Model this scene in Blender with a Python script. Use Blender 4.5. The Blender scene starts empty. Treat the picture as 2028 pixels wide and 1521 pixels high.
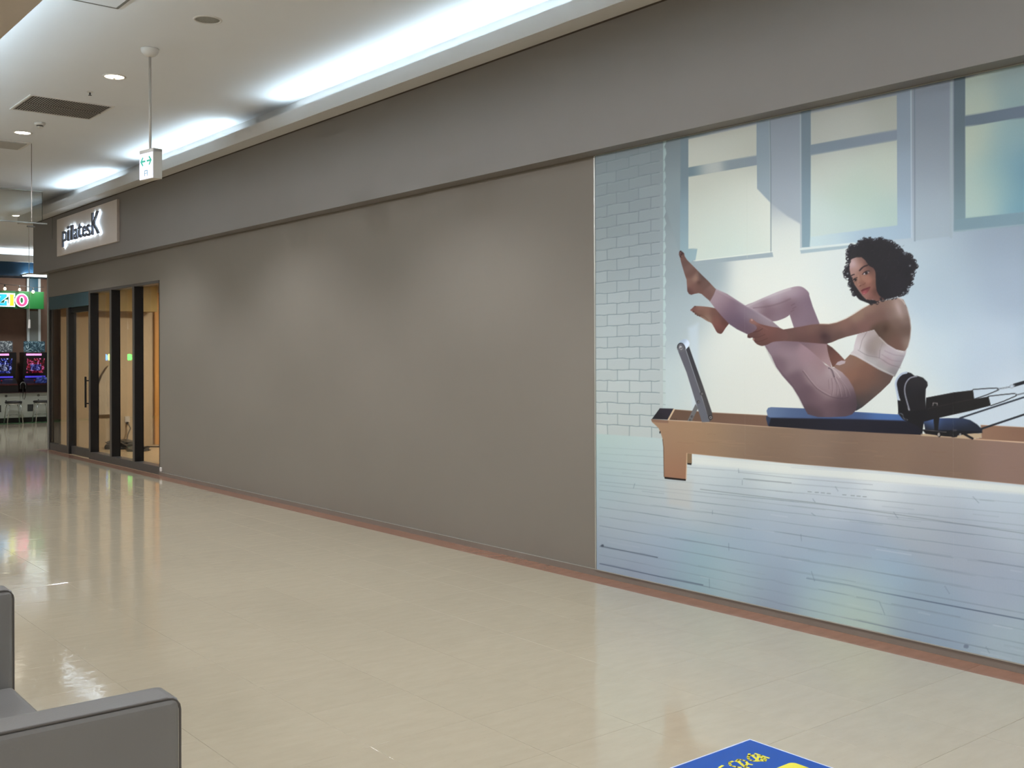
import bpy, bmesh, math, random
import numpy as np
from mathutils import Matrix, Vector

random.seed(7)
scene = bpy.context.scene
COL = scene.collection
PI = math.pi

# ------------------------------------------------------------------ camera
YAW, PITCH, ROLL = 0.6812276, -0.0021055, 0.0034342
FPX, CYPX = 2099.85, 700.3
cn, sn = math.cos(YAW), math.sin(YAW)
right0 = Vector((cn, -sn, 0)); fw0 = Vector((sn, cn, 0)); up0 = Vector((0, 0, 1))
fwd = fw0 * math.cos(PITCH) - up0 * math.sin(PITCH)
upv = fw0 * math.sin(PITCH) + up0 * math.cos(PITCH)
axR = right0 * math.cos(ROLL) - upv * math.sin(ROLL)
axU = right0 * math.sin(ROLL) + upv * math.cos(ROLL)
cam_data = bpy.data.cameras.new('camera')
cam_data.sensor_fit = 'HORIZONTAL'
cam_data.sensor_width = 36.0
cam_data.lens = 36.0 * FPX / 2028.0
cam_data.shift_y = -(760.5 - CYPX) / 2028.0
cam_data.clip_start = 0.05
cam_data.clip_end = 200
cam = bpy.data.objects.new('camera', cam_data)
COL.objects.link(cam)
mw = Matrix.Identity(4)
for i in range(3):
    mw[i][0] = axR[i]; mw[i][1] = axU[i]; mw[i][2] = -fwd[i]
mw[0][3], mw[1][3], mw[2][3] = 0.0, 0.0, 1.5
cam.matrix_world = mw
scene.camera = cam

# ------------------------------------------------------------------ world, exposure
vs = scene.view_settings
vs.view_transform = 'Standard'
vs.look = 'None'
vs.gamma = 1.0
vs.use_curve_mapping = False
vs.exposure = 0.24
cy = scene.cycles
cy.max_bounces = 6; cy.diffuse_bounces = 3; cy.glossy_bounces = 3; cy.transmission_bounces = 6
cy.caustics_reflective = False; cy.caustics_refractive = False
cy.use_adaptive_sampling = True; cy.adaptive_threshold = 0.12; cy.adaptive_min_samples = 16
world = bpy.data.worlds.new('world')
scene.world = world
world.use_nodes = True
bgn = world.node_tree.nodes['Background']
bgn.inputs[0].default_value = (0.95, 0.97, 1.0, 1)
bgn.inputs[1].default_value = 0.10

DOWNLIGHT_W = 215.0
COVE_W = 3.5
WARM = (0.94, 0.965, 1.02)
COOL = (0.66, 0.87, 1.0)

# ------------------------------------------------------------------ helpers
def s2l(c):
    c = c / 255.0
    return c / 12.92 if c <= 0.04045 else ((c + 0.055) / 1.055) ** 2.4

def lin(rgb):
    return tuple(s2l(v) for v in rgb)

MATS = {}
def mat(name, rgb, rough=0.5, metal=0.0, var=0.05, scale=6.0, bump=0.0, spec=0.5, emit=None, estr=0.0, stretch=(1, 1, 1), coat=0.0, bscale=None):
    """procedural principled material; rgb are display values of the material's own colour"""
    if name in MATS:
        return MATS[name]
    m = bpy.data.materials.new(name); m.use_nodes = True
    nt = m.node_tree; b = nt.nodes['Principled BSDF']
    base = lin(rgb)
    tc = nt.nodes.new('ShaderNodeTexCoord')
    mp = nt.nodes.new('ShaderNodeMapping'); mp.inputs['Scale'].default_value = stretch
    nt.links.new(tc.outputs['Object'], mp.inputs['Vector'])
    nz = nt.nodes.new('ShaderNodeTexNoise'); nz.inputs['Scale'].default_value = scale
    nz.inputs['Detail'].default_value = 4
    nt.links.new(mp.outputs[0], nz.inputs['Vector'])
    rp = nt.nodes.new('ShaderNodeValToRGB')
    rp.color_ramp.elements[0].position = 0.3; rp.color_ramp.elements[1].position = 0.7
    rp.color_ramp.elements[0].color = tuple(max(0, v * (1 - var)) for v in base) + (1,)
    rp.color_ramp.elements[1].color = tuple(min(1, v * (1 + var)) for v in base) + (1,)
    nt.links.new(nz.outputs['Fac'], rp.inputs[0])
    nt.links.new(rp.outputs[0], b.inputs['Base Color'])
    b.inputs['Roughness'].default_value = rough
    b.inputs['Metallic'].default_value = metal
    b.inputs['Specular IOR Level'].default_value = spec
    if coat: b.inputs['Coat Weight'].default_value = coat
    if emit is not None:
        b.inputs['Emission Color'].default_value = lin(emit) + (1,)
        b.inputs['Emission Strength'].default_value = estr
    if bump:
        bp = nt.nodes.new('ShaderNodeBump'); bp.inputs['Strength'].default_value = bump
        bp.inputs['Distance'].default_value = 0.01
        n2 = nt.nodes.new('ShaderNodeTexNoise'); n2.inputs['Scale'].default_value = bscale or scale * 8
        n2.inputs['Detail'].default_value = 3
        nt.links.new(mp.outputs[0], n2.inputs['Vector'])
        nt.links.new(n2.outputs['Fac'], bp.inputs['Height'])
        nt.links.new(bp.outputs[0], b.inputs['Normal'])
    MATS[name] = m
    return m

def tag(o, label=None, cat=None, group=None, kind=None):
    if label: o['label'] = label
    if cat: o['category'] = cat
    if group: o['group'] = group
    if kind: o['kind'] = kind
    return o

ORG = {}
def thing(name, label, cat, loc, group=None, kind=None):
    o = bpy.data.objects.new(name, None); COL.objects.link(o)
    o.location = loc; ORG[o] = Vector(loc)
    return tag(o, label, cat, group, kind)

def origin(o):
    return ORG.get(o, Vector((0, 0, 0)))

def link_mesh(name, me, m, parent=None, loc=None):
    o = bpy.data.objects.new(name, me); COL.objects.link(o)
    if m is not None and not me.materials:
        me.materials.append(m)
    if parent is not None:
        o.parent = parent
        ORG[o] = origin(parent) if loc is None else Vector(loc)
        if loc is not None: o.location = Vector(loc) - origin(parent)
    elif loc is not None:
        o.location = loc; ORG[o] = Vector(loc)
    return o

def mk(name, bm, m, parent=None, smooth=False, bevel=0.0, seg=2):
    """finish a bmesh given in world coordinates as one mesh object"""
    if bevel:
        bmesh.ops.bevel(bm, geom=[e for e in bm.edges], offset=bevel, segments=seg, profile=0.6, affect='EDGES')
    bmesh.ops.recalc_face_normals(bm, faces=bm.faces[:])
    off = origin(parent) if parent is not None else Vector((0, 0, 0))
    if off.length > 0:
        bmesh.ops.translate(bm, vec=-off, verts=bm.verts[:])
    me = bpy.data.meshes.new(name); bm.to_mesh(me); bm.free()
    if smooth:
        for p in me.polygons: p.use_smooth = True
    return link_mesh(name, me, m, parent)

def B(*boxes):
    """bmesh with boxes (x0,x1,y0,y1,z0,z1)"""
    bm = bmesh.new()
    for b in boxes: add_box(bm, *b)
    return bm

def add_box(bm, x0, x1, y0, y1, z0, z1):
    v = [bm.verts.new((x, y, z)) for x in (x0, x1) for y in (y0, y1) for z in (z0, z1)]
    for f in ((0, 1, 3, 2), (4, 6, 7, 5), (0, 4, 5, 1), (2, 3, 7, 6), (0, 2, 6, 4), (1, 5, 7, 3)):
        bm.faces.new([v[i] for i in f])
    return v

def add_tube(bm, pts, r, n=10, caps=True):
    pts = [Vector(p) for p in pts]
    rings = []
    prev = None
    for i, p in enumerate(pts):
        d = (pts[min(i + 1, len(pts) - 1)] - pts[max(i - 1, 0)]).normalized()
        a = Vector((0, 0, 1)) if abs(d.z) < 0.95 else Vector((1, 0, 0))
        if prev is not None:
            a = prev
        u = (a - d * a.dot(d)).normalized(); w = d.cross(u); prev = u
        rr = r[i] if isinstance(r, (list, tuple)) else r
        rings.append([bm.verts.new(p + (u * math.cos(t) + w * math.sin(t)) * rr) for t in [2 * PI * k / n for k in range(n)]])
    for a, b in zip(rings, rings[1:]):
        for k in range(n):
            bm.faces.new((a[k], a[(k + 1) % n], b[(k + 1) % n], b[k]))
    if caps:
        bm.faces.new(rings[0]); bm.faces.new(rings[-1])

def add_lathe(bm, c, prof, n=28, axis='z'):
    """prof: list of (r, h) along axis"""
    c = Vector(c); rings = []
    for r, h in prof:
        ring = []
        for k in range(n):
            t = 2 * PI * k / n
            q = (r * math.cos(t), r * math.sin(t), h)
            if axis == 'x': q = (h, q[0], q[1])
            if axis == 'y': q = (q[0], h, q[1])
            ring.append(bm.verts.new(c + Vector(q)))
        rings.append(ring)
    for a, b in zip(rings, rings[1:]):
        for k in range(n):
            bm.faces.new((a[k], a[(k + 1) % n], b[(k + 1) % n], b[k]))
    bm.faces.new(rings[0]); bm.faces.new(rings[-1])

def add_prism(bm, pts, f0, f1):
    """closed 2-D outline mapped by f0 / f1 (functions to 3-D) into a prism"""
    a = [bm.verts.new(f0(*p)) for p in pts]; b = [bm.verts.new(f1(*p)) for p in pts]
    bm.faces.new(a); bm.faces.new(b[::-1])
    n = len(pts)
    for i in range(n):
        bm.faces.new((a[i], a[(i + 1) % n], b[(i + 1) % n], b[i]))

# ------------------------------------------------------------------ dimensions (metres)
WX = 5.0            # face of the long wall
FX = 4.858          # face of the fascia
FZ0, FZ1 = 2.864, 3.687
CXE = 4.68          # cornice front
CZ1 = 3.825         # cornice lip top
CEIL = 4.0
WEND = 18.16        # far end of the wall
GY0, GY1 = 13.27, 18.12   # glazing
GZ = 2.478
YB = -8.0           # rear end of the mall corridor that is built
XL = -6.0           # opposite wall
ARC = 26.0          # arcade front

# ------------------------------------------------------------------ materials of the setting
M_wall = mat('taupe_wall_panel', (125, 118, 108), rough=0.55, var=0.02, scale=1.5, spec=0.3)
M_fascia = mat('taupe_fascia_panel', (133, 128, 124), rough=0.55, var=0.02, scale=1.5, spec=0.3)
M_ceil = mat('ceiling_paint', (234, 235, 238), rough=0.8, var=0.015, scale=0.8, spec=0.2)
M_white = mat('cornice_paint', (212, 209, 206), rough=0.6, var=0.015, scale=1.0, spec=0.3)
M_soffit = mat('soffit_paint', (196, 184, 172), rough=0.7, var=0.02, scale=1.0, spec=0.2)
M_skirt = mat('skirting_vinyl', (122, 112, 102), rough=0.45, var=0.04, scale=3)
M_opp = mat('opposite_wall_paint', (206, 200, 190), rough=0.7, var=0.03, scale=0.7)
M_alu = mat('aluminium_trim', (186, 186, 178), rough=0.35, metal=0.6, var=0.03, scale=20)
M_dark = mat('black_metal_frame', (22, 20, 19), rough=0.35, var=0.15, scale=10)
M_frame = mat('bronze_grey_metal', (92, 88, 85), rough=0.35, metal=0.3, var=0.05, scale=10)

def tile_material(name, rgb, var, rough):
    m = bpy.data.materials.new(name); m.use_nodes = True
    nt = m.node_tree; b = nt.nodes['Principled BSDF']
    geo = nt.nodes.new('ShaderNodeNewGeometry')
    oi = nt.nodes.new('ShaderNodeObjectInfo')
    mp = nt.nodes.new('ShaderNodeMapping'); mp.inputs['Scale'].default_value = (2.2, 7.0, 1.0)
    mp.inputs['Rotation'].default_value = (0, 0, 0.35)
    nt.links.new(geo.outputs['Position'], mp.inputs['Vector'])
    off = nt.nodes.new('ShaderNodeVectorMath'); off.operation = 'SCALE'; off.inputs['Scale'].default_value = 9.0
    cmb = nt.nodes.new('ShaderNodeCombineXYZ')
    nt.links.new(oi.outputs['Random'], cmb.inputs[0]); nt.links.new(oi.outputs['Random'], cmb.inputs[1])
    nt.links.new(cmb.outputs[0], off.inputs[0])
    add = nt.nodes.new('ShaderNodeVectorMath'); add.operation = 'ADD'
    nt.links.new(mp.outputs[0], add.inputs[0]); nt.links.new(off.outputs[0], add.inputs[1])
    n1 = nt.nodes.new('ShaderNodeTexNoise'); n1.inputs['Scale'].default_value = 2.6; n1.inputs['Detail'].default_value = 6; n1.inputs['Roughness'].default_value = 0.62
    nt.links.new(add.outputs[0], n1.inputs['Vector'])
    rp = nt.nodes.new('ShaderNodeValToRGB'); rp.color_ramp.elements[0].position = 0.28; rp.color_ramp.elements[1].position = 0.72
    base = lin(rgb)
    rp.color_ramp.elements[0].color = (base[0] * (1 - var), base[1] * (1 - var * 1.05), base[2] * (1 - var * 1.25), 1)
    rp.color_ramp.elements[1].color = (base[0] * (1 + var * .6), base[1] * (1 + var * .6), base[2] * (1 + var * .6), 1)
    nt.links.new(n1.outputs['Fac'], rp.inputs[0])
    # faint dark scuffs
    n2 = nt.nodes.new('ShaderNodeTexNoise'); n2.inputs['Scale'].default_value = 22; n2.inputs['Detail'].default_value = 2
    nt.links.new(mp.outputs[0], n2.inputs['Vector'])
    r2 = nt.nodes.new('ShaderNodeValToRGB'); r2.color_ramp.elements[0].position = 0.70; r2.color_ramp.elements[1].position = 0.80
    r2.color_ramp.elements[0].color = (1, 1, 1, 1); r2.color_ramp.elements[1].color = (0.80, 0.76, 0.70, 1)
    nt.links.new(n2.outputs['Fac'], r2.inputs[0])
    mx = nt.nodes.new('ShaderNodeMix'); mx.data_type = 'RGBA'; mx.blend_type = 'MULTIPLY'; mx.inputs['Factor'].default_value = 1
    nt.links.new(rp.outputs[0], mx.inputs['A']); nt.links.new(r2.outputs[0], mx.inputs['B'])
    # a little brightness difference from tile to tile
    br = nt.nodes.new('ShaderNodeMapRange'); br.inputs['To Min'].default_value = 0.985; br.inputs['To Max'].default_value = 1.015
    nt.links.new(oi.outputs['Random'], br.inputs['Value'])
    sc = nt.nodes.new('ShaderNodeVectorMath'); sc.operation = 'SCALE'
    nt.links.new(mx.outputs['Result'], sc.inputs[0]); nt.links.new(br.outputs[0], sc.inputs['Scale'])
    nt.links.new(sc.outputs[0], b.inputs['Base Color'])
    b.inputs['Roughness'].default_value = rough
    b.inputs['Specular IOR Level'].default_value = 0.5
    # waxed surface: long gentle undulation
    m3 = nt.nodes.new('ShaderNodeMapping'); m3.inputs['Scale'].default_value = (1.0, 1.0, 1.0)
    nt.links.new(geo.outputs['Position'], m3.inputs['Vector'])
    n3 = nt.nodes.new('ShaderNodeTexNoise'); n3.inputs['Scale'].default_value = 15.0; n3.inputs['Detail'].default_value = 3.0
    nt.links.new(m3.outputs[0], n3.inputs['Vector'])
    bp = nt.nodes.new('ShaderNodeBump'); bp.inputs['Strength'].default_value = 0.035; bp.inputs['Distance'].default_value = 0.02
    nt.links.new(n3.outputs['Fac'], bp.inputs['Height'])
    nt.links.new(bp.outputs[0], b.inputs['Normal'])
    return m

M_tile = tile_material('beige_vinyl_tile', (174, 163, 141), 0.05, 0.07)
M_red = tile_material('brick_red_border_tile', (148, 108, 88), 0.12, 0.16)
M_slab = mat('floor_joint_dark', (120, 108, 90), rough=0.8, var=0.05)

# ------------------------------------------------------------------ floor
floor = mk('floor', B((XL, WX + 12, YB, ARC + 4, -0.12, -0.0035)), M_slab)
tag(floor, 'polished beige vinyl tile floor of the mall corridor', 'floor', kind='structure')
T = 0.48
def to_px(p):
    d = Vector(p) - Vector((0, 0, 1.5)); z = d.dot(fwd)
    if z <= 0.3: return None
    return (1014 + FPX * d.dot(axR) / z, CYPX - FPX * d.dot(axU) / z)
tiles = []
xs = [3.10 + T * k for k in range(-20, 3)]          # joints parallel to the wall
cells_x = [(x, x + T) for x in xs if x + T < 4.10] + [(4.06, 4.35), (4.35, 4.83)]
ys = [2.555 + T * k for k in range(-23, 49)]
for x0, x1 in cells_x:
    for y0 in ys:
        tiles.append((x0, x1, y0, y0 + T))
k = 0
while 5.31 + T * k < 12:
    for y0 in ys:
        if y0 > 18.2: tiles.append((4.83 + T * k, 4.83 + T * (k + 1), y0, y0 + T))
    k += 1
def in_view(t):
    best = None
    for x in (t[0], (t[0] + t[1]) / 2, t[1]):
        for y in (t[2], (t[2] + t[3]) / 2, t[3]):
            q = to_px((x, y, 0))
            if q and 0 <= q[0] <= 2028 and 690 <= q[1] <= 1521: return True
    return False
tiles.sort(key=lambda t: math.hypot((t[0] + t[1]) / 2, (t[2] + t[3]) / 2))
seen = [t for t in tiles if in_view(t)]
near = set(seen[:298]); rest = [t for t in tiles if t not in near]
G2 = 0.0005
def tile_bm(t, z=0.0, bm=None):
    bm = bm or bmesh.new()
    x0, x1, y0, y1 = t[0] + G2, t[1] - G2, t[2] + G2, t[3] - G2; e = 0.0006
    lo = [bm.verts.new(p) for p in ((x0, y0, -0.003), (x1, y0, -0.003), (x1, y1, -0.003), (x0, y1, -0.003))]
    md = [bm.verts.new(p) for p in ((x0, y0, z - 0.0006), (x1, y0, z - 0.0006), (x1, y1, z - 0.0006), (x0, y1, z - 0.0006))]
    hi = [bm.verts.new(p) for p in ((x0 + e, y0 + e, z), (x1 - e, y0 + e, z), (x1 - e, y1 - e, z), (x0 + e, y1 - e, z))]
    for a, b in ((lo, md), (md, hi)):
        for i in range(4): bm.faces.new((a[i], a[(i + 1) % 4], b[(i + 1) % 4], b[i]))
    bm.faces.new(hi)
    return bm
meshes = {}
for t in near:
    key = (round(t[1] - t[0], 3), round(t[3] - t[2], 3))
    if key not in meshes:
        bm = tile_bm((0, t[1] - t[0], 0, t[3] - t[2])); me = bpy.data.meshes.new('tile'); bm.to_mesh(me); bm.free(); meshes[key] = me
    o = link_mesh('tile', meshes[key], M_tile, floor, loc=(t[0], t[2], 0))
bm = bmesh.new()
for t in rest: tile_bm(t, bm=bm)
tag(mk('distant_tile', bm, M_tile, floor), kind='stuff')
# brick-red border course along the wall, one strip tile after another
for i in range(28):
    y0 = YB + 0.96 * i
    if y0 > WEND: break
    mk('border_tile', tile_bm((4.83, 5.0, y0, min(y0 + 0.96, WEND + 0.02))), M_red, floor)

# ------------------------------------------------------------------ long wall with glazed shopfront opening
wall = mk('wall_right', B((WX, WX + 0.16, YB, GY0, 0, CEIL), (WX, WX + 0.16, GY0, GY1, GZ, CEIL), (WX, WX + 0.16, GY1, WEND, 0, CEIL)), M_wall)
tag(wall, 'long plain taupe panelled wall running down the corridor', 'wall', kind='structure')
mk('end_trim', B((WX - 0.012, WX + 0.165, WEND - 0.02, WEND + 0.006, 0, FZ0)), M_alu, wall)
bb = mk('baseboard_right', B((WX - 0.012, WX, YB, GY0 - 0.01, 0, 0.044)), M_skirt)
tag(bb, 'low brown skirting at the foot of the taupe wall', 'baseboard', kind='structure')
mk('top_bead', B((WX - 0.013, WX - 0.002, YB, GY0 - 0.01, 0.042, 0.046)), M_alu, bb)
fas = mk('trim_1', B((FX, WX, YB, WEND + 0.30, FZ0, FZ1)), M_fascia)
tag(fas, 'deep taupe fascia band projecting above the wall', 'fascia', kind='structure')
mk('dark_strip', B((FX - 0.002, WX, YB, WEND + 0.30, FZ1, FZ1 + 0.012)), mat('dark_strip_brown', (70, 60, 52), rough=0.8), fas)  # solid dark brown strip between fascia and cornice
mk('panel_joint', B((FX - 0.0015, FX, 17.38, 17.40, 3.35, FZ1)), M_dark, fas)
cor = mk('trim_2', B((CXE, CXE + 0.035, YB, WEND + 0.55, FZ1 + 0.012, CZ1), (CXE + 0.035, WX, YB, WEND + 0.55, FZ1 + 0.012, FZ1 + 0.05), (4.9, WX, YB, WEND + 0.55, FZ1 + 0.05, CEIL)), M_white)
tag(cor, 'white cornice lip with hidden cove lighting along the fascia top', 'cornice', kind='structure')

# ------------------------------------------------------------------ ceiling
ceil = mk('ceiling', B((XL, 4.9, YB, WEND + 0.55, CEIL, CEIL + 0.1), (XL, 18, WEND + 0.55, ARC + 4, CEIL, CEIL + 0.1)), M_ceil)
tag(ceil, 'off-white flat mall ceiling washed by cove light', 'ceiling', kind='structure')
SOX, SOZ = 1.87, 3.7
sof = mk('trim_3', B((XL, SOX, YB, 14.0, SOZ, SOZ + 0.06), (SOX - 0.04, SOX, YB, 14.0, SOZ + 0.06, SOZ + 0.14)), M_soffit)
tag(sof, 'dropped beige ceiling soffit at the upper left corner', 'soffit', kind='structure')
# shells that close the corridor
tag(mk('wall_left', B((XL - 0.15, XL, YB, ARC, 0, CEIL)), M_opp), 'pale shop wall on the other side of the corridor', 'wall', kind='structure')
tag(mk('wall_back', B((XL, WX + 0.16, YB - 0.15, YB, 0, CEIL)), M_opp), 'pale wall closing the corridor behind the viewer', 'wall', kind='structure')

# ------------------------------------------------------------------ lamps: ceiling downlights, added soffit fill and cove tubes
M_lens = mat('downlight_lens', (255, 246, 230), rough=0.4, emit=(255, 244, 222), estr=9.0, var=0.01)
M_ring = mat('white_enamel_ring', (225, 220, 214), rough=0.4, var=0.02)
def downlight(x, y, label, r=0.082, watts=None, z=CEIL, cone=112, blend=0.5):
    t = thing('ceiling_downlight', label, 'downlight', (x, y, z), 'recessed ceiling downlights')
    bm = bmesh.new()
    add_lathe(bm, (x, y, z), [(r, 0.0), (r + 0.002, -0.006), (r + 0.018, -0.004), (r + 0.02, 0.0)])
    bmesh.ops.delete(bm, geom=[f for f in bm.faces if len(f.verts) > 4], context='FACES_ONLY')
    mk('trim_ring', bm, M_ring, t, smooth=True)
    bm = bmesh.new(); add_lathe(bm, (x, y, z), [(r, -0.001), (r * 0.7, -0.003), (0.01, -0.004)])
    mk('lens', bm, M_lens, t)
    bm = bmesh.new(); add_lathe(bm, (x, y, z - 0.004), [(0.016, 0), (0.014, -0.014), (0.006, -0.02)], n=12)
    mk('lens_boss', bm, M_ring, t)
    ld = bpy.data.lights.new('downlight_lamp', 'SPOT'); ld.energy = watts or DOWNLIGHT_W
    ld.color = WARM; ld.spot_size = math.radians(cone); ld.spot_blend = blend; ld.shadow_soft_size = 0.07
    lo = bpy.data.objects.new('downlight_lamp', ld); COL.objects.link(lo)
    lo.parent = t; lo.location = (0, 0, -0.03)
    return t
DX = 3.2
downlight(DX, 9.56, 'lit round downlight nearest the hanging direction sign', 0.082)
downlight(DX, 12.57, 'lit round downlight between smoke detector and flat ceiling diffuser', 0.082)
for y in (15.6, 6.55, 3.5, 0.5, -2.5, -5.5):
    downlight(DX, y, 'round downlight in the ceiling row outside the picture', watts=DOWNLIGHT_W * 0.9)
for x in (-0.6, -3.6):  # unseen wide-cone rows added as general fill for wall and fascia
    for y in (-5.5, -2.5, 0.5, 3.5, 6.5, 9.5, 12.5):
        downlight(x, y, 'added round fill lamp under the lowered soffit outside the picture', z=SOZ, watts=DOWNLIGHT_W * 0.5, cone=180, blend=0.1)
for x in (-3, 1, 5, 9):
    for y in (20.0, 23.0):
        downlight(x, y, 'round downlight over the cross corridor by the arcade', watts=DOWNLIGHT_W * 0.8)

M_tube = mat('cove_tube_glass', (235, 245, 255), rough=0.4, emit=(215, 238, 255), estr=3.0, var=0.01)
def cove_tube(x, y0, y1, z, power, tilt):
    t = thing('cove_light', 'fluorescent batten hidden behind the cornice lip', 'light', (x, (y0 + y1) / 2, z), 'cove light battens')
    bm = bmesh.new(); add_tube(bm, [(x, y0, z), (x, y1, z)], 0.013, 10); mk('tube', bm, M_tube, t, smooth=True)
    mk('batten', B((x - 0.03, x + 0.03, y0, y1, z - 0.045, z - 0.022)), M_ring, t)
    ld = bpy.data.lights.new('cove_lamp', 'AREA'); ld.shape = 'RECTANGLE'; ld.size = 0.03; ld.size_y = y1 - y0
    ld.energy = power; ld.color = COOL; ld.spread = math.radians(170)
    lo = bpy.data.objects.new('cove_lamp', ld); COL.objects.link(lo); lo.parent = t
    lo.location = (0, 0, 0.018); lo.rotation_euler = (PI, tilt, 0)
for y0, y1 in ((14.3, 16.3), (10.6, 13.3), (4.4, 9.4), (-0.8, 4.2), (-6.0, -1.0)):
    cove_tube(4.78, y0, y1, FZ1 + 0.10, COVE_W * (y1 - y0), -0.75)
for y0, y1 in ((7.0, 13.5), (0.0, 6.6), (-7.0, -0.4)):
    cove_tube(SOX - 0.16, y0, y1, SOZ + 0.11, COVE_W * 1.6 * (y1 - y0), 0.7)

# ------------------------------------------------------------------ ceiling fittings
sp = thing('ceiling_speaker', 'round unlit ceiling speaker with grey grille at the top', 'speaker', (DX, 7.516, CEIL))
bm = bmesh.new(); add_lathe(bm, (DX, 7.516, CEIL), [(0.088, 0), (0.089, -0.007), (0.103, -0.005), (0.106, 0.0)])
bmesh.ops.delete(bm, geom=[f for f in bm.faces if len(f.verts) > 4], context='FACES_ONLY')
mk('rim', bm, M_ring, sp, smooth=True)
bm = bmesh.new(); add_lathe(bm, (DX, 7.516, CEIL), [(0.088, -0.001), (0.06, -0.004), (0.01, -0.005)])
mk('grille', bm, mat('speaker_grille', (150, 148, 140), rough=0.7, var=0.2, scale=300), sp)

vent = thing('ceiling_vent', 'rectangular return air grille with black slots in two rows', 'vent', (3.185, 11.06, CEIL))
vx0, vx1, vy0, vy1 = 2.79, 3.585, 10.69, 11.44
fr = 0.022
mk('frame', B((vx0, vx1, vy0, vy0 + fr, CEIL - 0.008, CEIL), (vx0, vx1, vy1 - fr, vy1, CEIL - 0.008, CEIL), (vx0, vx0 + fr, vy0 + fr, vy1 - fr, CEIL - 0.008, CEIL), (vx1 - fr, vx1, vy0 + fr, vy1 - fr, CEIL - 0.008, CEIL)), M_ring, vent)
mk('centre_bar', B((vx0 + fr, vx1 - fr, 11.055, 11.075, CEIL - 0.009, CEIL - 0.001)), mat('vent_bar', (120, 112, 102), rough=0.5), vent)
mk('slot_shade', B((vx0 + fr, vx1 - fr, vy0 + fr, vy1 - fr, CEIL - 0.0012, CEIL - 0.0004)), mat('slot_shade_black', (12, 11, 10), rough=0.9), vent)  # flat black sheet stands for the darkness inside the slots
M_slat = mat('vent_slat', (158, 148, 136), rough=0.5, var=0.12)
bm = B((-0.005, 0.005, 0.0, 0.336, -0.0035, -0.0013)); sl = bpy.data.meshes.new('slat'); bm.to_mesh(sl); bm.free()
nsl = 32
for r_, yb in ((0, vy0 + fr), (1, 11.078)):
    for i in range(nsl):
        link_mesh('slat', sl, M_slat, vent, loc=(vx0 + fr + (i + 0.6) * (vx1 - vx0 - 2 * fr) / nsl, yb, CEIL))

sm = thing('smoke_detector', 'small white smoke detector beside the air grille', 'detector', (3.208, 11.93, CEIL))
bm = bmesh.new(); add_lathe(bm, (3.208, 11.93, CEIL), [(0.055, 0), (0.055, -0.018), (0.046, -0.028), (0.04, -0.03)]); mk('base', bm, M_ring, sm, smooth=True)
bm = bmesh.new(); add_lathe(bm, (3.208, 11.93, CEIL - 0.03), [(0.034, 0), (0.034, -0.012)]); mk('sensing_chamber', bm, mat('detector_slots', (70, 66, 62), rough=0.6, var=0.5, scale=90), sm)
bm = bmesh.new(); add_lathe(bm, (3.208, 11.93, CEIL - 0.042), [(0.038, 0), (0.03, -0.012), (0.012, -0.018)]); mk('cap', bm, M_ring, sm, smooth=True)

sk = thing('sprinkler_head', 'tiny metal sprinkler head near the air grille', 'sprinkler', (3.204, 10.25, CEIL))
bm = bmesh.new(); add_lathe(bm, (3.204, 10.25, CEIL), [(0.03, 0), (0.028, -0.006), (0.01, -0.008)]); mk('escutcheon', bm, M_ring, sk, smooth=True)
bm = bmesh.new(); add_lathe(bm, (3.204, 10.25, CEIL - 0.008), [(0.008, 0), (0.006, -0.022), (0.016, -0.024), (0.016, -0.027)]); mk('deflector', bm, mat('sprinkler_metal', (70, 66, 62), rough=0.3, metal=0.8), sk)

df = thing('ceiling_diffuser', 'flat grey square diffuser panel past the downlights', 'vent', (3.1, 13.35, CEIL))
mk('frame', B((2.62, 3.43, 13.1, 13.13, CEIL - 0.012, CEIL), (2.62, 3.43, 13.56, 13.59, CEIL - 0.012, CEIL), (3.39, 3.43, 13.13, 13.56, CEIL - 0.012, CEIL), (2.62, 2.66, 13.13, 13.56, CEIL - 0.012, CEIL)), M_ring, df)
mk('plate', B((2.66, 3.39, 13.13, 13.56, CEIL - 0.02, CEIL - 0.004)), mat('diffuser_grey', (176, 172, 166), rough=0.5, var=0.04), df)

ap = thing('access_panel', 'square ceiling access panel cut off by the top edge', 'panel', (2.3, 7.35, CEIL))
px0, px1, py0, py1 = 2.02, 2.595, 7.10, 7.672
mk('frame', B((px0, px1, py0, py0 + 0.016, CEIL - 0.007, CEIL), (px0, px1, py1 - 0.016, py1, CEIL - 0.007, CEIL), (px0, px0 + 0.016, py0, py1, CEIL - 0.007, CEIL), (px1 - 0.016, px1, py0 + 0.016, py1 - 0.016, CEIL - 0.007, CEIL)), mat('panel_frame_grey', (120, 116, 110), rough=0.5), ap)
mk('door_leaf', B((px0 + 0.02, px1 - 0.02, py0 + 0.02, py1 - 0.02, CEIL - 0.006, CEIL - 0.001)), M_ceil, ap)

# hanging direction sign
RX, RY = 3.139, 8.524
es = thing('direction_sign', 'small lit white box sign with green arrows hanging on a rod', 'sign', (RX, RY, CEIL))
bm = bmesh.new(); add_lathe(bm, (RX, RY, CEIL), [(0.072, 0), (0.072, -0.008), (0.066, -0.03), (0.05, -0.05), (0.028, -0.062), (0.015, -0.066)])
mk('ceiling_rose', bm, M_ring, es, smooth=True)
bm = bmesh.new(); add_tube(bm, [(RX, RY, CEIL - 0.06), (RX, RY, 3.18)], 0.0105, 12); mk('rod', bm, mat('rod_enamel', (200, 196, 190), rough=0.35), es, smooth=True)
a10 = math.radians(10)
ev = Vector((-math.sin(a10), math.cos(a10), 0)); enx = Vector((-math.cos(a10), -math.sin(a10), 0))
ec = Vector((RX, RY, 3.06))
def sg(u, n, z):  # sign frame: u along the face, n out of the face towards the corridor
    return ec + ev * u + enx * n + Vector((0, 0, z))
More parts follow.
